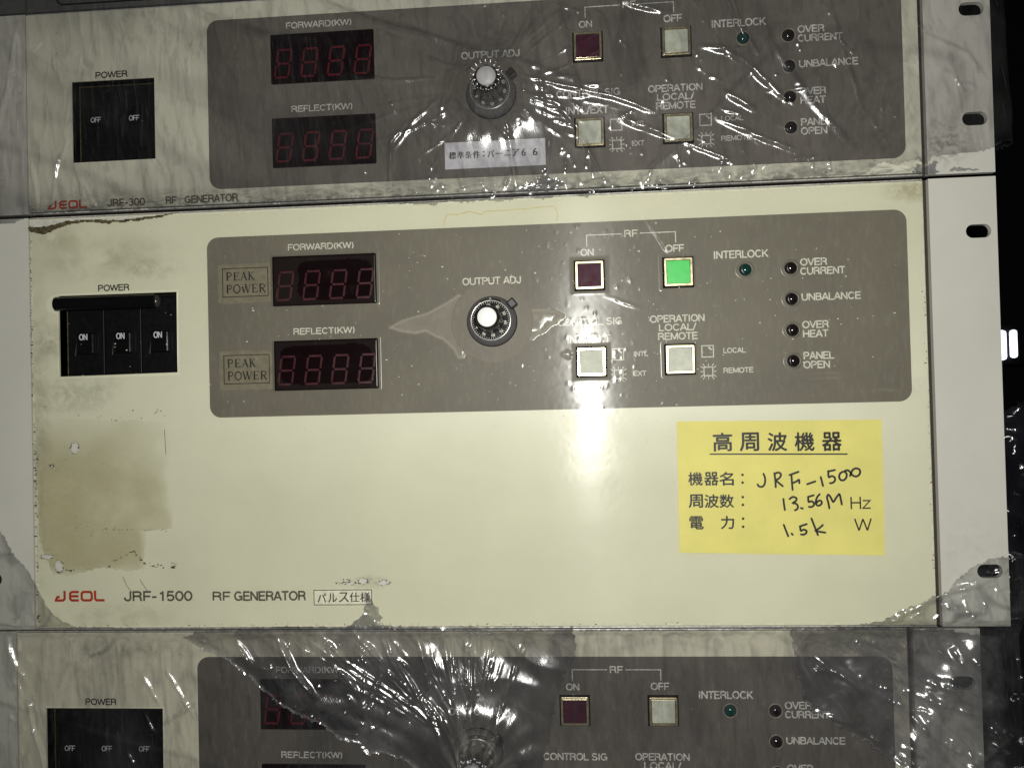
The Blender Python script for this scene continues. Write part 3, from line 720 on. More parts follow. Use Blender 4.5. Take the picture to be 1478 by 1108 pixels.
# yellow sticker
yl = thing  # (keeps the name free)
def yellow_sticker(root):
    a = math.radians(-.9); ca, sa = math.cos(a), math.sin(a)
    def T(px, py): u = (px - 121) / 1211 * 90; v = -(py - 110) / 788 * 59.5; return (98.0 + u * ca - v * sa, 93.5 + u * sa + v * ca)
    outl = []
    for p, q in (((119, 112), (1330, 109)), ((1330, 109), (1336, 906)), ((1336, 906), (127, 897)), ((127, 897), (119, 112))):
        for t in np.linspace(0, 1, 9)[:-1]: outl.append(T(p[0] + (q[0] - p[0]) * t, p[1] + (q[1] - p[1]) * t))
    st = MB().plate([outl[::-1]], -.5, -.32).build('yellow_sticker', yellow_m, root)
    st['label'] = 'yellow paper sticker with printed Japanese and handwriting'
    Y = -.56
    def ch(mb, s, cx, cy, w, h, bold=.008):
        x, z = T(cx, cy); W = w / 13.45; H = h / 13.25; 
        if s in ('Hz', 'W'):
            if s == 'W': caps(mb, s, x - W / 2, x + W / 2, z - H / 2, z + H / 2, Y, .12)
            else: caps(mb, 'Hz', x - W / 2, x + W / 2, z - H / 2, z + H / 2, Y, .12)
            return
        for q, (dx, dz) in enumerate(((0, 0), (-bold * 5, 0), (bold * 5, 0), (0, bold * 5), (0, -bold * 5))): put(mb, s, x - W / 2 + dx, x + W / 2 + dx, z - H / 2 + dz, z + H / 2 + dz, Y - .01 * q, 0.)
    mb = MB()
    for s, cx in zip('高周波機器', (392, 551, 717, 877, 1037)): ch(mb, s, cx, 236, 112, 108, .040)
    mb.build('lettering', ink_black, st)
    mb = MB(); mb.ribbon([T(314, 308), T(1128, 311)], .6, Y); mb.build('underline', ink_black, st)
    mb = MB()
    for y, row in ((455, '機器名'), (588, '周波数')):
        for s, cx in zip(row, (227, 322, 412)): ch(mb, s, cx, y, 84, 78, .028)
    ch(mb, '電', 230, 717, 82, 76, .028); ch(mb, '力', 415, 715, 78, 76, .028)
    for y in (432, 478, 564, 610, 692, 740): ch(mb, '.', 508, y, 15, 15)
    ch(mb, 'Hz', 1198, 598, 118, 72, .02); ch(mb, 'W', 1212, 726, 94, 72, .02)
    mb.build('lettering', ink_black, st)
    mb = MB()
    strokes = [[(632, 425), (640, 445), (642, 470), (636, 492), (622, 503), (604, 500), (597, 488)],
        [(697, 422), (702, 465), (704, 506)], [(697, 428), (715, 419), (733, 424), (734, 440), (720, 456), (705, 464), (722, 480), (746, 500)],
        [(797, 430), (800, 480), (803, 522)], [(785, 434), (812, 424), (840, 414)], [(801, 482), (825, 472), (841, 462), (843, 482)], [(888, 488), (938, 471)],
        [(969, 445), (975, 470), (982, 499)], [(1014, 412), (1016, 446), (1034, 440), (1050, 448), (1052, 465), (1040, 479), (1022, 482)], [(1012, 412), (1032, 409), (1054, 404)],
        [(1100, 414), (1084, 424), (1077, 445), (1086, 463), (1104, 464), (1119, 448), (1120, 425), (1108, 413), (1128, 406), (1142, 418), (1156, 436), (1176, 443), (1194, 432), (1200, 412), (1190, 398), (1170, 396), (1154, 408), (1146, 426), (1140, 440)],
        [(748, 574), (751, 605), (756, 641)], [(784, 576), (803, 563), (824, 570), (822, 586), (804, 599), (822, 603), (833, 618), (828, 635), (814, 642)], [(850, 628), (862, 632)],
        [(894, 562), (896, 592), (912, 588), (926, 598), (926, 612), (912, 622), (897, 621)], [(892, 563), (927, 553)],
        [(962, 546), (946, 565), (938, 592), (944, 611), (960, 613), (973, 600), (968, 586), (954, 586), (942, 598)],
        [(1017, 631), (1012, 600), (1004, 566), (1012, 550), (1026, 566), (1040, 592), (1056, 570), (1076, 547), (1084, 575), (1090, 608)],
        [(748, 727), (758, 755), (774, 796)], [(793, 779), (801, 787)], [(844, 736), (848, 762), (864, 756), (880, 762), (880, 775), (866, 785), (848, 784)], [(842, 737), (884, 723)],
        [(911, 689), (928, 735), (948, 788)], [(978, 728), (955, 748), (934, 762), (960, 768), (992, 773)]]
    for s in strokes:
        P = [T(*p) for p in s]; Q = []
        for i in range(len(P) - 1):
            for t in np.linspace(0, 1, 5)[:-1]:
                p0 = P[max(i - 1, 0)]; p1 = P[i]; p2 = P[i + 1]; p3 = P[min(i + 2, len(P) - 1)]
                Q.append(tuple(.5 * (2 * p1[k] + (p2[k] - p0[k]) * t + (2 * p0[k] - 5 * p1[k] + 4 * p2[k] - p3[k]) * t * t + (-p0[k] + 3 * p1[k] - 3 * p2[k] + p3[k]) * t ** 3) for k in (0, 1)))
        Q.append(P[-1]); mb.ribbon(Q, .9, Y - .03)
        for q in (Q[0], Q[-1]): mb.disc(.4, Y - .035, q[0], q[1], 8)
    mb.build('handwriting', ink_black, st)
yellow_sticker(mid)

# old yellowed film, torn along the left
def patch(root, name, poly, m, y, fade=None, jag=.5):
    F = Film(min(p[0] for p in poly) - 2, max(p[0] for p in poly) + 2, min(p[1] for p in poly) - 2, max(p[1] for p in poly) + 2, .5)
    F.H += .02 * fbm(F.U * .2, F.W * .2, 3)
    o = F.build(name, m, poly, y, jag=jag, parent=root)
    me = o.data; a = me.attributes.new('fade', 'FLOAT', 'POINT'); co = np.empty(len(me.vertices) * 3); me.vertices.foreach_get('co', co); co = co.reshape(-1, 3) / K
    a.data.foreach_set('value', (fade(co[:, 0], co[:, 2]) if fade else np.ones(len(co))).astype(np.float32))
    return o
aged_poly = [(-207.6, 103), (-190, 101.5), (-165, 100), (-139, 99), (-140, 78), (-138.5, 60), (-140, 48), (-152, 46), (-153.5, 38), (-154, 29), (-160, 27.5), (-175, 29.5), (-190, 26.5), (-199, 26), (-203, 33), (-206.5, 44), (-207.4, 70)]
def fd(x, z):
    n = fbm(x * .05, z * .05, 700, 4); k = np.where((z < 47) & (x > -158), np.clip((-152.5 - x) / 5, 0, 1), 1)
    return np.clip(np.clip((-139.0 - x + 9 * fbm(x * .08, z * .08, 720, 3)) / 20, 0, 1) * np.clip((104 - z) / 34, 0, 1) * np.clip((x + 208) / 5, .4, 1) * np.clip((z - 25) / 8, .25, 1) * k * (.62 + .55 * n), 0, .8)
    e = np.clip((-139.5 - x) / 5, 0, 1) * np.clip((102.5 - z) / 12, 0, 1); return np.clip(.25 + .62 * e, 0, .9) * np.clip((103 - z) / 3, 0, 1)
p_ = patch(mid, 'aged_film', aged_poly, aged_m, -.14, fd); p_['label'] = 'yellowed patch of old adhesive film, torn at the corner'
# bare strip along the top-left with a curled brown edge
patch(mid, 'bare_strip', [(-208.8, 197.6), (-208.6, 193.2), (-199, 194.4), (-190, 196.0), (-178, 196.3), (-160, 195.6), (-140, 197.4), (-133, 197.6)], bare_m, -.14, None, .2)
F = Film(-211, -128, 188, 200, .4)
curl_c = [(-209, 193.3), (-201, 192.6), (-192, 195.4), (-181, 196.0), (-170, 195.2), (-158, 195.3), (-147, 196.6), (-134, 197.9)]
F.crease(curl_c, 1.4, 1.4, 0, .5, 3)
F.build('curled_film_edge', brown_m, [(-209.5, 194.2), (-199, 194.6), (-190, 196.4), (-178, 196.7), (-168, 196.0), (-158, 196.0), (-147, 197.2), (-132, 198.3), (-140, 196.4), (-150, 195.0), (-158, 194.5), (-168, 194.2), (-180, 195.0), (-190, 194.2), (-197, 191.5), (-202, 190.2), (-209, 192.0)], -.16, jag=.35, parent=mid)
# flaked holes with dirty rims, and crusty marks along the patch's lower rim
rr = random.Random(3)
def blob(cx, cz, rx, rz, n=14, j=.25): return [(cx + rx * (1 + rr.uniform(-j, j)) * math.cos(2 * math.pi * i / n), cz + rz * (1 + rr.uniform(-j, j)) * math.sin(2 * math.pi * i / n)) for i in range(n)]
rims = []
for (cx, cz, rx, rz) in ((-187.6, 87, 2., 2.7), (-199.5, 78.5, .8, .8), (-203., 35.2, 3.0, 1.2), (-196.5, 30.5, 2.0, 2.8), (-48.5, 22.5, 2.4, 1.6), (-38.5, 21.6, 2.7, 1.4), (-55, 21.5, 2.8, .7)):
    b_ = blob(cx, cz, rx, rz)
    MB().plate([b_], -.2, -.15).build('flaked_spot', bare_m, mid)
    rims.append(b_)
mb = MB()
def crumb(path, n, sp, s0, s1):
    for _ in range(n):
        t = rr.random() * (len(path) - 1); i = int(t); f = t - i
        x = path[i][0] + (path[i + 1][0] - path[i][0]) * f + rr.gauss(0, sp); z = path[i][1] + (path[i + 1][1] - path[i][1]) * f + rr.gauss(0, sp)
        mb.plate([blob(x, z, rr.uniform(s0, s1) * rr.choice((1, 1, 2.2)), rr.uniform(s0, s1), 6, .4)], -.24, -.15)
for b_ in rims: crumb(b_ + [b_[0]], 26, .16, .10, .30)
crumb([(-176, 28.3), (-165, 35.), (-160, 37)], 16, .4, .12, .4); crumb([(-198, 28), (-186, 29.)], 14, .3, .12, .35)
crumb([(-160, 38), (-153, 31), (-140.0, 29.5), (-139, 32)], 34, .45, .12, .45); crumb([(-175, 48), (-142, 47)], 24, .5, .1, .3)
crumb([(-185, 50), (-180, 44)], 6, 2, .1, .3); crumb([(-203, 106), (-170, 101), (-142, 103)], 18, 1.5, .1, .35)
crumb([(-208.6, 110), (-208.4, 196)], 60, .25, .12, .35); crumb([(-207.6, 2), (-208, 100)], 80, .3, .1, .4)
crumb([(208, 150), (208.4, 20)], 50, .3, .08, .3); crumb([(-206, 2.3), (-40, 2.3), (100, 2.2)], 60, .3, .08, .3)
crumb([(-60, 22), (-56, 24)], 10, 1.2, .1, .3)
o = mb.build('dirt_crumbs', brown_m, mid); o['kind'] = 'stuff'
# faint drip scratches by the model name
for P in ([(-165, 25.5), (-163, 21), (-160.5, 18)], [(-156.5, 24), (-153, 18.6)], [(-143, 95), (-142.5, 83)]):
    mb = MB(); mb.ribbon(P, .25, -.17); mb.build('scratch', brown_m, mid)
# glue outline of a lost label above the overlay
mb = MB()
for P in ([(-6.0, 186.3), (-6.2, 189), (-5.2, 191.7), (0, 191.5), (6, 193.0), (11, 191.4), (14, 192.4), (22, 192.8), (30, 192.6)], [(30, 192.6), (40, 193.6), (45.3, 193.2), (46.4, 190), (45.8, 186.6)]):
    Q = [(p[0] + rr.uniform(-.4, .4), p[1] + rr.uniform(-.3, .3)) for p in P]; mb.ribbon(Q, .5, -.13)
mb.build('glue_trace', simple('old_glue', (.52, .46, .22), .5), mid)

# clear protective film over the whole plate, cut out round the dial
F = Film(-209, 209.4, .5, 198.6, .6)
F.H += .10 * fbm(F.U * .03, F.W * .06, 60, 3) + .012 * fbm(F.U * .5, F.W * .5, 61, 2)
for cx, cz in ((60.2, 160.9), (100.3, 160.9), (60.1, 121.4), (100.1, 121.4)):      # it bridges the buttons
    q = np.maximum(np.abs(F.U - cx), np.abs(F.W - cz)); F.H += 1.95 * (1 / (1 + np.exp((q - 7.1) / .28)))
for cx, cz in [(130.3, 161.)] + [(150.3, z) for z in (161., 147.1, 133.1, 119.3)]:
    q = np.hypot(F.U - cx, F.W - cz); F.H += 2.5 * (1 / (1 + np.exp((q - 3.3) / .22)))
for cz in (163.3, 123.6):                                                         # meters: slight relief and a trapped air pocket
    q = np.maximum(np.abs(F.U + 63.5) - 13.1, np.abs(F.W - cz)); F.H += 1.05 / (1 + np.exp((q - 12.1) / .3))
for cx, cz in ((-63.5, 163.3), (-63.3, 123.6)):
    inr = np.maximum(np.abs(F.U - cx) - 24.3, np.abs(F.W - cz) - 11.2) < 0; bx = ((F.U - cx - (5 if cz > 150 else 0) + fbm(F.U * .1, F.W * .1, 88, 2)) / (17.5 if cz > 150 else 22)) ** 6 + ((F.W - cz + fbm(F.U * .1, F.W * .1, 89, 2)) / 9.2) ** 6
    F.M += np.where(inr & (bx > 1), .03, 0); F.H += np.where(inr & (bx > 1), .12, 0)
# air pockets either side of the dial, like a lens cut by the round hole
lens_L = [(-33, 140), (-27, 143), (-21, 144.5), (-15, 146), (-11, 148), (-7, 150), (0, 154), (4, 150), (4, 130), (1, 125), (-1, 125), (-3, 129), (-8, 134), (-11, 135), (-16, 138), (-21, 137), (-27, 138)]
lens_R = [(26, 147), (34, 146), (39, 146), (45, 145), (48.5, 142.5), (46, 141.5), (44, 139.5), (42, 139), (40, 137), (38, 135.5), (36, 135), (33, 132.5), (26, 134)]
for L_, a_ in ((lens_L, .9), (lens_R, 1.1)):
    ins = inside(F.U, F.W, L_); d, _ = polydist(F.U, F.W, L_ + [L_[0]])
    F.H += np.where(ins, a_ * (1 - np.exp(-d / 1.2)), 0) + .3 * np.exp(-(d / .6) ** 2) * ins
    F.M += .85 * np.exp(-((d) / .45) ** 2) + ins * (.30 + .16 * np.exp(-d / 2.) + .22 * np.clip(fbm(F.U * .12, F.W * .2, 91, 3) + .15, 0, 1)); F.H += ins * .25 * fbm(F.U * .12, F.W * .16, 95, 3)
rb = random.Random(12)
for _ in range(190):                                                             # little bubbles
    cx = rb.gauss(55, 75); cz = rb.uniform(100, 185); r = abs(rb.gauss(0, .45)) + .35
    if abs(cx) > 200: continue
    F.crease([(cx, cz), (cx + rb.uniform(.1, .8), cz + rb.uniform(-.3, .3))], .13 * r + .03, r, .0, .2, int(cx * 10) % 97, .06)
letters = [(1.7, 28.8, 158.5, 161.8), (45.3, 74.4, 138.2, 141.4), (49.2, 68.9, 130.1, 133.7), (87.2, 111.5, 138.4, 141.6), (91, 107.5, 130.4, 137.6), (79, 86, 123.4, 125.6), (79, 85, 114.5, 116.7), (119, 132, 114.7, 117.), (119, 130, 123.7, 126), (69.4, 75, 121.5, 127.2), (69.4, 75, 112, 119), (109.8, 115.4, 121.6, 127.4), (109.5, 115.7, 112, 119.2), (76, 83, 178, 181), (59, 76, 179.2, 179.6)]
for (a, b, c, d) in letters:
    for _ in range(int((b - a) * (d - c) * .09) + 4):
        x = rb.uniform(a - .5, b + .5); z = rb.uniform(c - .5, d + .3)
        F.crease([(x, z), (x + rb.uniform(-1.2, 1.2), z + rb.uniform(-1.2, 1.2))], .09, rb.uniform(.35, .6), 0, .3, int(x * 7) % 89, .10)
for P in ([(153, 112.5), (165, 113.6), (176, 112.6)], [(153, 112.5), (155, 111), (176, 111.4)], [(178, 104), (188, 105.5), (199, 104.5)], [(114, 145), (120, 145.2)], [(47, 125.4), (50, 126.4), (53.5, 124.6)], [(47, 125), (50, 123.6), (53.5, 124)], [(-21, 172.6), (-15, 173.5)], [(85, 188), (95, 172), (100, 165)], [(66.7, 151.5), (86, 144)], [(20, 128), (30, 133), (33.5, 136)]):
    F.crease(P, .35, .5, 0, .4, 5, .2)
F.D += .10 * np.clip(fbm(F.U * .02 + 3, F.W * .05, 77, 3) + .1, 0, 1)
pf = F.build('protective_film', film_D, [(-207.5, 1.6), (208.4, 1.4), (208.6, 197.3), (-208.2, 197.2)], -.72, holes=[circ(15, 141, 18.6, 90), rect(-195.2, -134.8, 120.8, 161.), circ(-196, 156.3, 4.2, 20)] + [rect(a - 6.7, a + 6.7, b - 6.7, b + 6.7) for a, b in ((60.2, 160.9), (100.3, 160.9), (60.1, 121.4), (100.1, 121.4))], jag=.5, parent=mid)
# film cut edge round the dial
mb = MB(); mb.lathe([(18.5, -.45), (18.55, -.8), (18.75, -.8), (18.75, -.45)], 15, 141, 96); mb.build('film_cut_edge', taupe_m, mid)
mb = MB()
for _ in range(420):
    x = rb.gauss(60, 70) if rb.random() < .7 else rb.uniform(-200, 205); z = rb.gauss(140, 28)
    if not (4 < z < 194 and -200 < x < 205) or math.hypot(x - 15, z - 141) < 19.5: continue
    s = min(.5, abs(rb.gauss(.10, .12)) + .07); mb.plate([blob(x, z, s * rb.uniform(.7, 1.6), s, 7, .3)], -1.0, -.9)
o = mb.build('dust_specks', dust_m, mid); o['kind'] = 'stuff'

# ---- upper unit
top = thing('rf_generator', 'shorter dusty cream generator on top under creased clear wrap with small white label', 'generator', (0, 0, 200), GRP)
HT = (-186.2, -144.8, 24.3, 63.4)
unit_front(top, 98.2, HT, cream_top, ear_top, (24.5, 73.5), zlo=1.4)
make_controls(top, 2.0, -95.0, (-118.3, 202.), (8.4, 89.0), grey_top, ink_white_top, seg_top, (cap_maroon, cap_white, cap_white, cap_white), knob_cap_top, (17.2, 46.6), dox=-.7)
make_breakers(top, HT[:2], HT[2:], 2, 'OFF')
word(top, 'POWER', -174.2, -158.2, 64.6, 67.6, ink_black)
logo(top, -199.4, 2.2, ink_red, .8); word(top, 'JRF-300', -169.3, -150.6, 2.4, 5.9, ink_grey, .02)
word(top, 'RF', -140.2, -135., 2.5, 5.9, ink_grey, .02); word(top, 'GENERATOR', -130.8, -104.8, 2.4, 5.9, ink_grey, .02)
wl = MB().plate([rect(-5.2, 41.6, 12.6, 25.0)], -.55, -.38).build('white_label', white_lab, top); wl['label'] = 'white paper strip with small Japanese text'
mb = MB()
for ch_, a, b in (('標', -3.2, 0.), ('準', .6, 3.8), ('条', 4.3, 7.5), ('件', 8., 11.2), ('：', 12.4, 13.4), ('バ', 14.8, 17.8), ('ー', 18.6, 21.6), ('ニ', 22.6, 25.4), ('ア', 26.2, 29.4), ('6', 30.6, 32.4), ('6', 35.8, 37.8)):
    z0, z1 = (17.2, 20.6)
    if ch_ == 'ー': z0, z1 = 18.7, 19.1
    if ch_ == '：': z0, z1 = 17.8, 20.2
    if ch_ == 'ニ': z0, z1 = 17.7, 20.2
    for q in (0, -.12, .12): put(mb, ch_, a + q, b + q, z0, z1, -.62 - abs(q) * .1 - .01 * (q > 0), .0)
mb.build('lettering', ink_brown, wl)

# ---- lower unit
low = thing('rf_generator', 'lowest cream generator, set back and left under torn crumpled film, switches off', 'generator', (-11.8, 3, -200), GRP)
HL = (-194.5, -136.0, 121.5, 162.0)
unit_front(low, 199, HL, cream_low, ear_mat, (24.5, 174.5))
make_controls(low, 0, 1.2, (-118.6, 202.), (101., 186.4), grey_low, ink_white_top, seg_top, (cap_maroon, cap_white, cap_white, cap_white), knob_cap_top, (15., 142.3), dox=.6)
make_breakers(low, HL[:2], HL[2:], 3, 'OFF')
word(low, 'POWER', -174.7, -159.2, 163.5, 166.5, ink_black)
logo(low, -199.2, 13.7, ink_red); word(low, 'JRF-1500', -164.3, -131.0, 13.8, 18.4, ink_grey, .03)
word(low, 'RF', -121., -112.4, 13.8, 17.9, ink_grey, .03); word(low, 'GENERATOR', -110.3, -76., 13.7, 18.0, ink_grey, .03)

# ---- dark unit above, only its bottom edge in view
hi = thing('rack_unit', 'dark grey rack unit on top of the stack, only its lower edge in view', 'rack unit', (0, 0, 298.6))
MB().plate([rect(-209, 209, .2, 99)], .4, 6).build('front_panel', dark_unit, hi, bevel=.4)
mb = MB(); mb.ribbon(rrect(-193.5, 196, 3.0, 94, 3.5, 6), .9, .34, closed=True); mb.build('panel_groove', black, hi)
make_ear(hi, 211.4, 240.2, .2, 99, (24.5, 74.5), dark_unit); make_ear(hi, -240.2, -209.7, .2, 99, (24.5, 74.5), dark_unit, True)
bolt_chassis(hi, 0, 99)

# ------------------------------------------------------------------ stretch wrap
def tent(F, cx, cz, h, r0, fall):
    r = np.hypot(F.U - cx, F.W - cz); a = np.arctan2(F.W - cz, F.U - cx)
    k = h / (1 + (np.maximum(r - r0, 0) / fall) ** 2.1)
    pl = 1 + .10 * np.sin(a * 9 + 1.3) * np.clip((r - r0) / 12, 0, 1) + .06 * np.sin(a * 17)
    F.H += k * pl

# upper wrap
F = Film(-262, 262, 188, 322, .55)
tent(F, 17.2, 246.6, 22.6, 6.5, 5.6)
F.H += 1.0 * (fbm(F.U * .02, F.W * .03, 100, 3) + .5) + .10 * fbm(F.U * .35, F.W * .05, 104, 3) * (1 + .8 * (F.U > -60))
F.D += .17 + .5 * fbm(F.U * .015 + 4, F.W * .03, 110, 4) + .22 * np.clip(fbm((F.U + F.W * .5) * .06, (F.W - F.U * .4) * .015, 113, 3), -.3, 1)
F.D += .25 * np.clip((215 - F.W) / 10, 0, 1) * (.6 + fbm(F.U * .1, F.W * .2, 115, 3))
main = [([(-18, 277), (-1, 270), (42, 255), (94, 235)], .5, 1.4, .35), ([(-18, 267), (-6, 261), (10, 256)], .5, .9, .2),
 ([(24, 254), (43, 249), (73, 241), (91, 234)], 1.2, .8, .05), ([(21, 250), (30, 245), (51, 238)], 1.2, .8, .05), ([(77, 231), (91, 225), (99, 221)], 1.3, .8, .0),
 ([(38, 290), (38, 270), (40, 253), (43, 222), (42, 210)], .6, 1.3, .4), ([(50, 287), (51, 279), (55, 256), (60, 240)], .8, 1., .3), ([(77, 292), (79, 277), (75, 261)], .6, .9, .2),
 ([(21, 286), (25, 280)], .8, .7, 0), ([(15, 237), (26, 223), (28, 202)], .9, .8, .1), ([(24, 237), (27, 204)], .9, .7, 0), ([(40, 248), (56, 229), (64, 212), (68, 204)], .9, 1., .25),
 ([(-31, 220), (-19, 235), (-6, 245)], .6, 1., .3), ([(76, 284.5), (84, 282), (96, 278.5)], 1.6, .9, 0), ([(122, 290), (130, 270), (137, 257)], 1.3, .8, 0), ([(125, 290), (132, 269), (138, 257)], 1.1, .7, 0),
 ([(112, 262.5), (124, 260), (131, 254), (139, 246), (148, 238)], 1.8, 1.2, 0), ([(122, 241), (136, 232)], 1.5, 1.1, 0), ([(119, 229), (138, 220), (154, 213)], 1.4, 1., 0), ([(105, 219), (124, 210)], 1.1, .8, 0), ([(76, 233), (101, 221)], 1.1, .8, 0),
 ([(136, 285), (144, 261), (162, 233), (181, 212)], .7, 1.6, .4), ([(169, 282), (175, 256), (183, 232)], .6, 1.2, .3), ([(-64, 296), (-51, 289), (-31, 281), (3, 269)], .9, 1.4, .4), ([(-57, 262), (-47, 258), (-27, 254), (-8, 254)], .8, .9, .1),
 ([(-47, 257), (-42, 244), (-36, 226), (-34, 218)], .4, .6, .4), ([(-31, 205), (-30, 226), (-22, 235)], 1., .9, 0), ([(-205, 224), (-202, 204)], 1., .7, 0), ([(-190, 228), (-193, 216)], .9, .7, 0), ([(-178, 212), (-173, 202)], 1., .8, 0),
 ([(-211, 292), (-217, 260), (-223, 240)], .8, 1.2, .1), ([(-187, 234), (-192, 221), (-195, 205)], .5, .8, .3), ([(-184, 225), (-180, 213), (-180, 202)], .5, .8, .3), ([(-130, 297), (-90, 280), (-60, 275)], .5, 2., .3), ([(-120, 290), (-100, 282), (-88, 279)], .4, 1.8, .25), ([(210, 262), (228, 252), (236, 240)], .5, .8, .2)]
for i, (P, a, w_, dn) in enumerate(main): F.crease(P, a * 1.15, w_ * 1.1, dn, .35, i * 7 + 1, rag=.5)
ra = random.Random(21)
F.crinkle(2.6, .022, .35, -.95, 400, np.clip((F.U + 70) / 60, 0, 1) * np.clip((np.hypot(F.U - 17, F.W - 246) - 8) / 12, 0, 1) * (1 - .85 / (1 + np.exp((np.hypot((F.U - 22) / 62, (F.W - 216) / 26) - 1) * 8))), .35)
F.crinkle(1.6, .02, .25, 1.2, 420, np.clip((-60 - F.U) / 40, 0, 1), .3)
F.M += .03 * np.clip(fbm(F.U * .03, F.W * .04, 430, 4) * 2, 0, 1)
for i in range(64):                                     # fine radial pleats from the dial
    a = ra.uniform(0, 2 * math.pi); r0 = ra.uniform(9, 20); r1 = r0 + ra.uniform(8, 55); b = a + ra.uniform(-.15, .15)
    if math.cos(a) < -.3 and ra.random() < .5: continue
    if -2.2 < a - 2 * math.pi < -.7: r1 = min(r1, r0 + 6)
    P = [(17.2 + r0 * math.cos(a), 246.6 + r0 * math.sin(a)), (17.2 + (r0 + r1) / 2 * math.cos((a + b) / 2), 246.6 + (r0 + r1) / 2 * math.sin((a + b) / 2)), (17.2 + r1 * math.cos(b), 246.6 + r1 * math.sin(b))]
    F.crease(P, ra.uniform(.12, .5), ra.uniform(.5, 1.), ra.choice((0, 0, .15, .25)), .5, i)
for i in range(190):                                     # short slanting wrinkles, mostly on the right half
    x = ra.gauss(70, 65) if i % 4 else ra.uniform(-235, 235); z = ra.uniform(200, 297); l = ra.uniform(2.5, 16); a = ra.gauss(-1.1, .45)
    if -10 < x < 48 and z < 232: continue
    F.crease([(x, z), (x + l * math.cos(a), z + l * math.sin(a))], ra.uniform(.1, .75), ra.uniform(.45, .9), ra.choice((0, 0, .2)), .6, i + 7)
for i in range(70):                                      # gathered ruffles along the torn hem
    x = ra.uniform(-30, 208); z = ra.uniform(198, 206); F.crease([(x, z), (x + ra.uniform(-3, 3), z + ra.uniform(1, 7))], ra.uniform(.3, 1.), ra.uniform(.5, .9), .15, .5, i, .1)
hem = [(-262, 197), (-235, 196), (-217, 194.8), (-208, 198), (-196, 199.6), (-171, 199.4), (-120, 199.3), (-79, 199), (-45, 198.8), (-34, 197.6), (-26, 196.6), (-20, 196.6), (-11, 195), (-3, 197.2), (5, 195.8), (13, 196.8), (20, 195.6), (32, 197.4), (40, 196.4), (52, 198.2), (60, 196.2), (66, 197.8), (77, 198), (108, 198.6), (127, 199.4), (150, 200.5), (184, 201), (190, 206), (197, 203.8), (204, 206.5), (210, 203), (212, 207), (220, 207.3), (224, 208), (233, 208.4), (238, 210), (241, 212), (252, 213), (262, 214)]
for i in range(150):                                     # upright hairline pleats on the left
    x = ra.uniform(-232, -62); z = ra.uniform(205, 294); l = ra.uniform(6, 30); a = ra.gauss(-1.6, .06)
    F.crease([(x, z), (x + l * math.cos(a), z + l * math.sin(a))], ra.uniform(.08, .26), ra.uniform(.35, .55), ra.choice((0, .1, .2)), .25, i, .05)
F.calm(17.2, 246.6, 6.0, 23.0)
F.build('stretch_wrap', film_A, hem + [(262, 322), (-262, 322)], -1.4, jag=.55, uR=242.5, uL=-242.5, rim=.22, rimw=.8, rimopen=hem)
o = bpy.data.objects['stretch_wrap']; o['label'] = 'clear creased stretch wrap over the upper generator, its hem torn along the seam'; o['category'] = 'plastic wrap'; o['group'] = 'layers of plastic wrap'

# scraps of film stuck near that hem
def scrap(label, pts, seed, y, dens=.5):
    xs = [p[0] for p in pts]; zs = [p[1] for p in pts]
    F = Film(min(xs) - 3, max(xs) + 3, min(zs) - 3, max(zs) + 3, .4)
    F.H += .9 * np.abs(fbm(F.U * .35, F.W * .35, seed, 4)); F.D += dens + .8 * fbm(F.U * .25, F.W * .3, seed + 5, 3); F.M += .15 * np.clip(fbm(F.U * .5, F.W * .5, seed + 9, 2), 0, 1)
    o = F.build('film_scrap', film_B2, pts, y, jag=.5, rim=.3, rimw=.6)
    o['label'] = label; o['category'] = 'plastic scrap'; o['group'] = 'torn film scraps'
scrap('grey torn film scrap pointing up at the lower edge beside the boxed label', [(-56, .5), (-52, 5), (-49, 7.5), (-47.5, 12), (-47, 18), (-46, 17), (-44, 15), (-43, 12), (-41, 11), (-41, 8), (-39, 6), (-40, 3), (-35, 2.5), (-32, .5)], 300, -1.2)
scrap('crumpled film curl on the upper generator seam below the white label', [(28, 200.5), (29, 203.2), (35, 203.4), (39, 207), (40.5, 210.5), (42.5, 210), (43.5, 206), (48, 205.5), (50, 202.5), (46, 200.6), (41, 199.2)], 320, -2.2, .7)
scrap('scalloped film scrap on the lower end of the upper right ear', [(219.5, 200.9), (221, 203), (224, 203.2), (227, 202.6), (231, 202.3), (233, 200.9)], 340, -1.0, .3)
scrap('frayed film scrap at the upper right corner between the generators', [(203, 201), (206, 205), (209, 203.5), (213, 206), (215, 205), (213, 202.5), (216, 201.5), (213, 199.6), (208, 199.8)], 360, -2.4)

# lower wrap, rising over both bottom corners of the middle unit
lt = [(-262, 62), (-233, 59), (-226, 56), (-220, 45), (-214, 36), (-209, 28), (-204, 20), (-198, 11), (-193, 6.5), (-186, 3.2), (-160, 2.2), (-124, 2.4), (-90, 2.8), (-60, 2.2), (-40, 1.8), (0, .6), (60, .4), (120, .6), (158, 1.2), (179, 3), (189, 7), (200, 12.5), (212, 17.5), (217, 22.5), (222, 27), (228, 30), (233, 32), (241, 32), (250, 31.5), (262, 30)]
def lower_base(F):
    # steps back from the middle unit onto the recessed lower one
    F.H += -2.6 / (1 + np.exp((F.W + 2) / 1.0))
F = Film(-262, 262, -140, 66, .55)
lower_base(F); tent(F, 3.2, -57.7, 22, 6.5, 8.)
F.H += .9 * (fbm(F.U * .02, F.W * .03, 130, 3) + .5) + .12 * fbm(F.U * .4, F.W * .06, 134, 3)
F.D += .12 + .6 * fbm(F.U * .03, F.W * .012, 140, 4) + .25 * np.clip(F.U - 195, 0, 8) / 8 * (F.W < 2)
F.D += .22 * (F.W > 2)
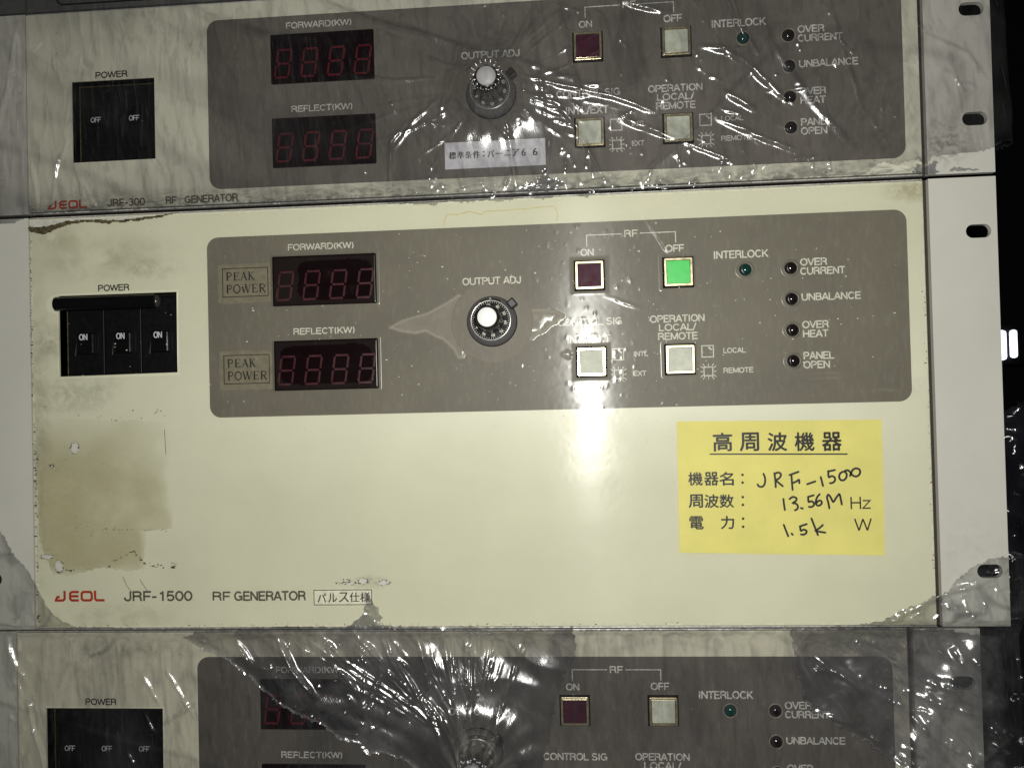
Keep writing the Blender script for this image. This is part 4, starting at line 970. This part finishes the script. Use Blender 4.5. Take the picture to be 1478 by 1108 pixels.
lowm = [([(-224, -2), (-222, -12), (-218, -20)], 1.5, 1., 0), ([(-213, -34), (-210, -48), (-206, -62), (-204, -75)], 1.2, .9, .1), ([(-187, -14), (-175, -10), (-163, 1)], .6, 1., .35), ([(-198, -28), (-192, -15), (-191, -1)], .6, 1., .2),
 ([(-146, -44), (-130, -34)], .7, 1., .3), ([(-112, -1), (-100, -17)], 1.2, .8, 0), ([(-144, -19), (-131, -41)], 1.2, .6, 0), ([(-156, -21), (-148, -35)], 1., .7, 0), ([(-164, -57), (-160, -65)], 1., .7, 0), ([(-156, -39), (-150, -49)], .7, .6, 0),
 ([(188, 3), (199, 10.5), (210, 15.5), (219, 18), (228, 21)], 1.5, 1.2, .1), ([(212, 13), (227, 2)], .6, 1.6, .35), ([(205, 14), (222, 5)], .5, 1.6, .3), ([(171, 1), (194, -4)], .8, 1., .1), ([(159, -4), (225, -28)], .5, 1.6, .35), ([(150, -2), (222, -14)], .5, 1.4, .3), ([(195, -12), (215, -30), (232, -36)], .5, 1.6, .3), ([(228, 2), (225, -20), (228, -45)], .6, 1.2, .2),
 ([(55, -2), (52, -30), (45, -50)], .5, 1.4, .3), ([(80, 1), (78, -20)], .4, 1., .2), ([(120, 1), (122, -30), (118, -60)], .4, 1.4, .2), ([(-170, -10), (-172, -36)], .3, 2., .25), ([(-150, -5), (-158, -30)], .3, 2., .25), ([(-135, -20), (-140, -70)], .4, 2., .3)]
for i, (P, a, w_, dn) in enumerate(lowm): F.crease(P, a * 1.15, w_ * 1.1, dn, .4, i * 5 + 2, rag=.5)
F.crinkle(3.4, .04, .6, .5, 440, np.clip((F.W - 1) / 3, 0, 1), .6); F.D -= .12 * (F.W > 2)
F.crinkle(1.3, .02, .3, 1.35, 450, np.clip((0 - F.W) / 4, 0, 1), .35)
F.M += .05 * np.clip(fbm(F.U * .04, F.W * .03, 460, 4) * 2, 0, 1) + .06 * (F.W > 2) * np.clip(fbm(F.U * .08, F.W * .1, 465, 3) * 2, 0, 1)
for i in range(150):
    x = ra.uniform(-232, 240); z = ra.uniform(-75, 0); l = ra.uniform(3, 20); a = ra.gauss(-1.45, .22)
    F.crease([(x, z), (x + l * math.cos(a), z + l * math.sin(a))], ra.uniform(.05, .32), ra.uniform(.5, 1.3), ra.choice((0, .15, .25)), .6, i)
for i in range(60):                                      # left fringe and right corner glints
    if i % 2: x = ra.gauss(-216, 5); z = ra.uniform(-75, 20); a = ra.gauss(-1.3, .4)
    else: x = ra.uniform(188, 238); z = ra.uniform(3, 3 + (x - 186) * .5); a = ra.gauss(.5, .6)
    l = ra.uniform(2, 9); F.crease([(x, z), (x + l * math.cos(a), z + l * math.sin(a))], ra.uniform(.3, .9), ra.uniform(.5, .9), 0, .6, i)
F.build('stretch_wrap', film_B, lt + [(262, -140), (-262, -140)], -1.5, jag=.5, uR=242.5, uL=-242.5, rim=.5, rimw=.8, rimopen=lt)
o = bpy.data.objects['stretch_wrap.001']; o['label'] = 'stretch wrap over the lowest generator, rising over both lower corners of the middle one'; o['category'] = 'plastic wrap'; o['group'] = 'layers of plastic wrap'

# torn upper layer, centre
tear = [(-135, -2), (-125, -8.5), (-115, -13), (-107, -19), (-98, -26), (-91, -32), (-87, -35), (-79, -39), (-72, -42), (-65, -47), (-60, -51), (-51, -53), (-48, -58), (-41, -56), (-30, -60), (-23, -64), (-14, -68), (-4, -74), (8, -80)]
F = Film(-138, 56, -95, 5, .45)
lower_base(F); tent(F, 3.2, -57.7, 22.3, 6.8, 8.4)
F.H += 1.2 * (fbm(F.U * .03, F.W * .03, 150, 3) + .5) + .25 * fbm(F.U * .2, F.W * .1, 154, 3)
F.D += .38 + .9 * fbm((F.U + F.W) * .03, (F.W - F.U) * .02 + 3, 160, 4)
F.crinkle(2.4, .035, .4, 1.0, 470, 1., .45); F.M += .14 * np.clip(fbm((F.U + F.W) * .03, (F.W - F.U) * .07, 480, 4) * 2, 0, 1)
cen = [([(-90, -1), (-82, -17), (-71, -30)], 2.0, 1.2, 0), ([(-88, -4), (-80, -19), (-72, -29)], 1.6, .8, 0), ([(-109, -5), (-100, -17)], 1.4, .8, 0), ([(-68, -1), (-59, -11)], 1.5, .9, 0), ([(-65, -13), (-60, -17), (-51, -28)], 1., .8, .1), ([(-52, 0), (-45, -8), (-40, -14)], 1.9, 1., 0), ([(-50, -10), (-46, -17)], 1.5, .8, 0),
 ([(-40, -14), (-41, -21), (-45, -30), (-48, -35)], 1.2, .8, 0), ([(-38, -2), (-33, -14), (-24, -28), (-17, -39), (-10, -53)], 1.4, .8, 0), ([(-40, -2), (-35, -14), (-27, -28)], 1., .7, 0), ([(-23, -2), (-19, -16), (-17, -24), (-20, -31)], 1.6, .9, 0), ([(-20, -31), (-12, -40)], 1.3, .7, 0), ([(-11, 0), (-9, -14), (-6, -28), (-3, -53)], 2., 1.1, 0), ([(-7, -1), (-5, -29), (-2, -53)], 1.4, .7, 0), ([(-1, -1), (1, -31), (-2, -53)], 1.3, .7, 0), ([(2, -1), (2, -31), (0, -53)], 1.2, .7, 0), ([(5, 0), (6, -10)], 1.5, .9, 0), ([(12, -39), (1, -54)], 1.2, .8, 0), ([(-20, -27), (-27, -34)], 1., .8, 0), ([(-34, -22), (-38, -18)], 1., .6, 0),
 ([(-80, -35), (-55, -33), (-35, -42), (-15, -50)], .9, 2.5, .35), ([(-75, -30), (-50, -45), (-25, -52)], .7, 2., .35), ([(-60, -18), (-50, -30), (-48, -40)], .5, 1.4, .3)]
for i, (P, a, w_, dn) in enumerate(cen): F.crease(P, a * 1.1, w_ * 1.15, dn, .35, i * 3 + 4, .04, rag=.6)
for i in range(46):
    t = ra.uniform(0, 1); x0_ = -95 + 130 * t; a0 = (3.2 + ra.uniform(-6, 6), -56 + ra.uniform(-4, 6)); s0, s1 = sorted((ra.random(), ra.random()))
    q = lambda s: (x0_ + (a0[0] - x0_) * s, -1 + (a0[1] + 1) * s)
    F.crease([q(s0), q(min(1, s0 + .12 + (s1 - s0) * .8))], ra.uniform(.3, 1.1), ra.uniform(.45, .8), 0, .5, i, .03)
for i in range(70):
    x = ra.gauss(-55, 25); z = ra.uniform(-52, -2); l = ra.uniform(1.5, 6); a = ra.uniform(0, 6.28)
    F.crease([(x, z), (x + l * math.cos(a), z + l * math.sin(a))], ra.uniform(.3, .9), ra.uniform(.5, .9), .1, .8, i)
o = F.build('torn_film_layer', film_B2, tear + [(29, -74), (33, -63), (37, -49), (41, -30), (43, -24), (50, -10), (49, 2.6), (0, 2.5), (-40, 3.2), (-100, 2.6), (-126, 1)], -2.4, jag=.8, rim=.5, rimw=1.1, rimopen=tear)
o['label'] = 'crumpled torn layer of film hanging from the lower seam, with fanned bright creases'; o['category'] = 'plastic wrap'; o['group'] = 'layers of plastic wrap'

# torn upper layer, right
tr2 = [(144, 2), (145, -6), (146.5, -12), (146, -18), (148.5, -26), (148, -30), (152, -33), (153, -38), (160, -38), (163, -42), (168, -45.5), (177, -50), (186, -57), (193, -62), (205, -76)]
F = Film(142, 262, -100, 6, .5)
lower_base(F)
F.H += 1.5 * (fbm(F.U * .03, F.W * .03, 170, 3) + .5) + .3 * fbm(F.U * .15, F.W * .2, 174, 3)
F.D += .45 + .7 * fbm((F.U - F.W) * .04, (F.W + F.U) * .015, 180, 4)
F.crinkle(3.6, .04, .4, -.62, 490, 1., .55); F.crinkle(1.8, .06, .5, .8, 492, 1., .3); F.D += .12; F.M += .10 * np.clip(fbm((F.U + F.W) * .06, (F.W - F.U) * .03, 495, 4) * 2, 0, 1)
rt = [([(155, -12), (163, -18), (170, -22)], 1.5, 1.1, 0), ([(150, -11), (160, -24)], 1.2, .9, 0), ([(159, -10), (171, -22), (183, -36)], .9, 1.4, .2), ([(156, -18), (164, -18.5), (172, -23)], 1.3, 1., 0), ([(148, 0), (150, -14), (158, -30)], .9, 1.2, .2), ([(196, -38), (202, -45)], 1.4, 1.1, 0), ([(208, -41), (221, -55)], 1.2, .9, 0), ([(180, -2), (200, -26), (222, -46)], .6, 1.4, .25), ([(200, -36), (212, -44), (226, -60)], 1., 1., .1), ([(160, -2), (205, -22), (235, -30)], .6, 1.3, .3)]
for i, (P, a, w_, dn) in enumerate(rt): F.crease(P, a * 1.1, w_ * 1.1, dn, .5, i * 3 + 8, .03, rag=.6)
for i in range(130):
    x = ra.uniform(146, 240); z = ra.uniform(-72, 0); l = ra.uniform(4, 26); a = ra.gauss(-.62, .28)
    F.crease([(x, z), (x + l * math.cos(a), z + l * math.sin(a))], ra.uniform(.3, 1.2), ra.uniform(.6, 1.3), ra.choice((0, .1, .3)), .5, i)
o = F.build('torn_film_layer', film_B2, tr2 + [(262, -100), (262, -6), (236, -3), (210, .5), (175, 2.5)], -2.4, jag=.8, uR=231, rim=.32, rimw=1.0, rimopen=tr2)
o['label'] = 'crumpled torn film over the lower right corner, hiding part of the printed words'; o['category'] = 'plastic wrap'; o['group'] = 'layers of plastic wrap'

# loose film bundle in the dark beside the stack
F = Film(244, 360, -150, 120, .9)
F.H += 26 * (fbm(F.U * .022, F.W * .022, 200, 4) + .3) + 1.6 * fbm(F.U * .2, F.W * .2, 204, 4); F.D += .4 + fbm(F.U * .03, F.W * .03, 210, 3)
F.crinkle(7, .02, .8, .6, 500, 1., .4)
for i in range(50):
    x = ra.uniform(246, 350); z = ra.uniform(-120, 105); l = ra.uniform(4, 18); a = ra.uniform(0, 6.28)
    F.crease([(x, z), (x + l * math.cos(a), z + l * math.sin(a))], ra.uniform(.4, 2.2), ra.uniform(1., 1.8), 0, 1.2, i, .05)
o = F.build('loose_film_bundle', film_E, [(246, -150), (247, 0), (246, 40), (247, 78), (249, 92), (262, 96), (274, 92), (300, 108), (358, 112), (358, -150)], 75, jag=1.5)
o['label'] = 'dark crumpled bundle of loose film hanging beyond the right edge of the stack'; o['category'] = 'plastic wrap'

# ------------------------------------------------------------------ room behind
o = MB().box(-2500, 2500, 1500, 1520, -1500, 1500).build('back_wall', wallm); o['kind'] = 'structure'
la = thing('ceiling_lamp', 'distant lit double tube lamp glowing in the dark right of the stack', 'lamp', (695, 900, 142))
MB().box(-32, 34, 13, 26, -6, 54).build('housing', black, la)
MB().box(-27, -3, 0, 12, 0, 45).build('tube', glow_m, la, bevel=5)
MB().box(3, 12, 0, 12, 3, 45).build('tube', glow_m, la, bevel=4)
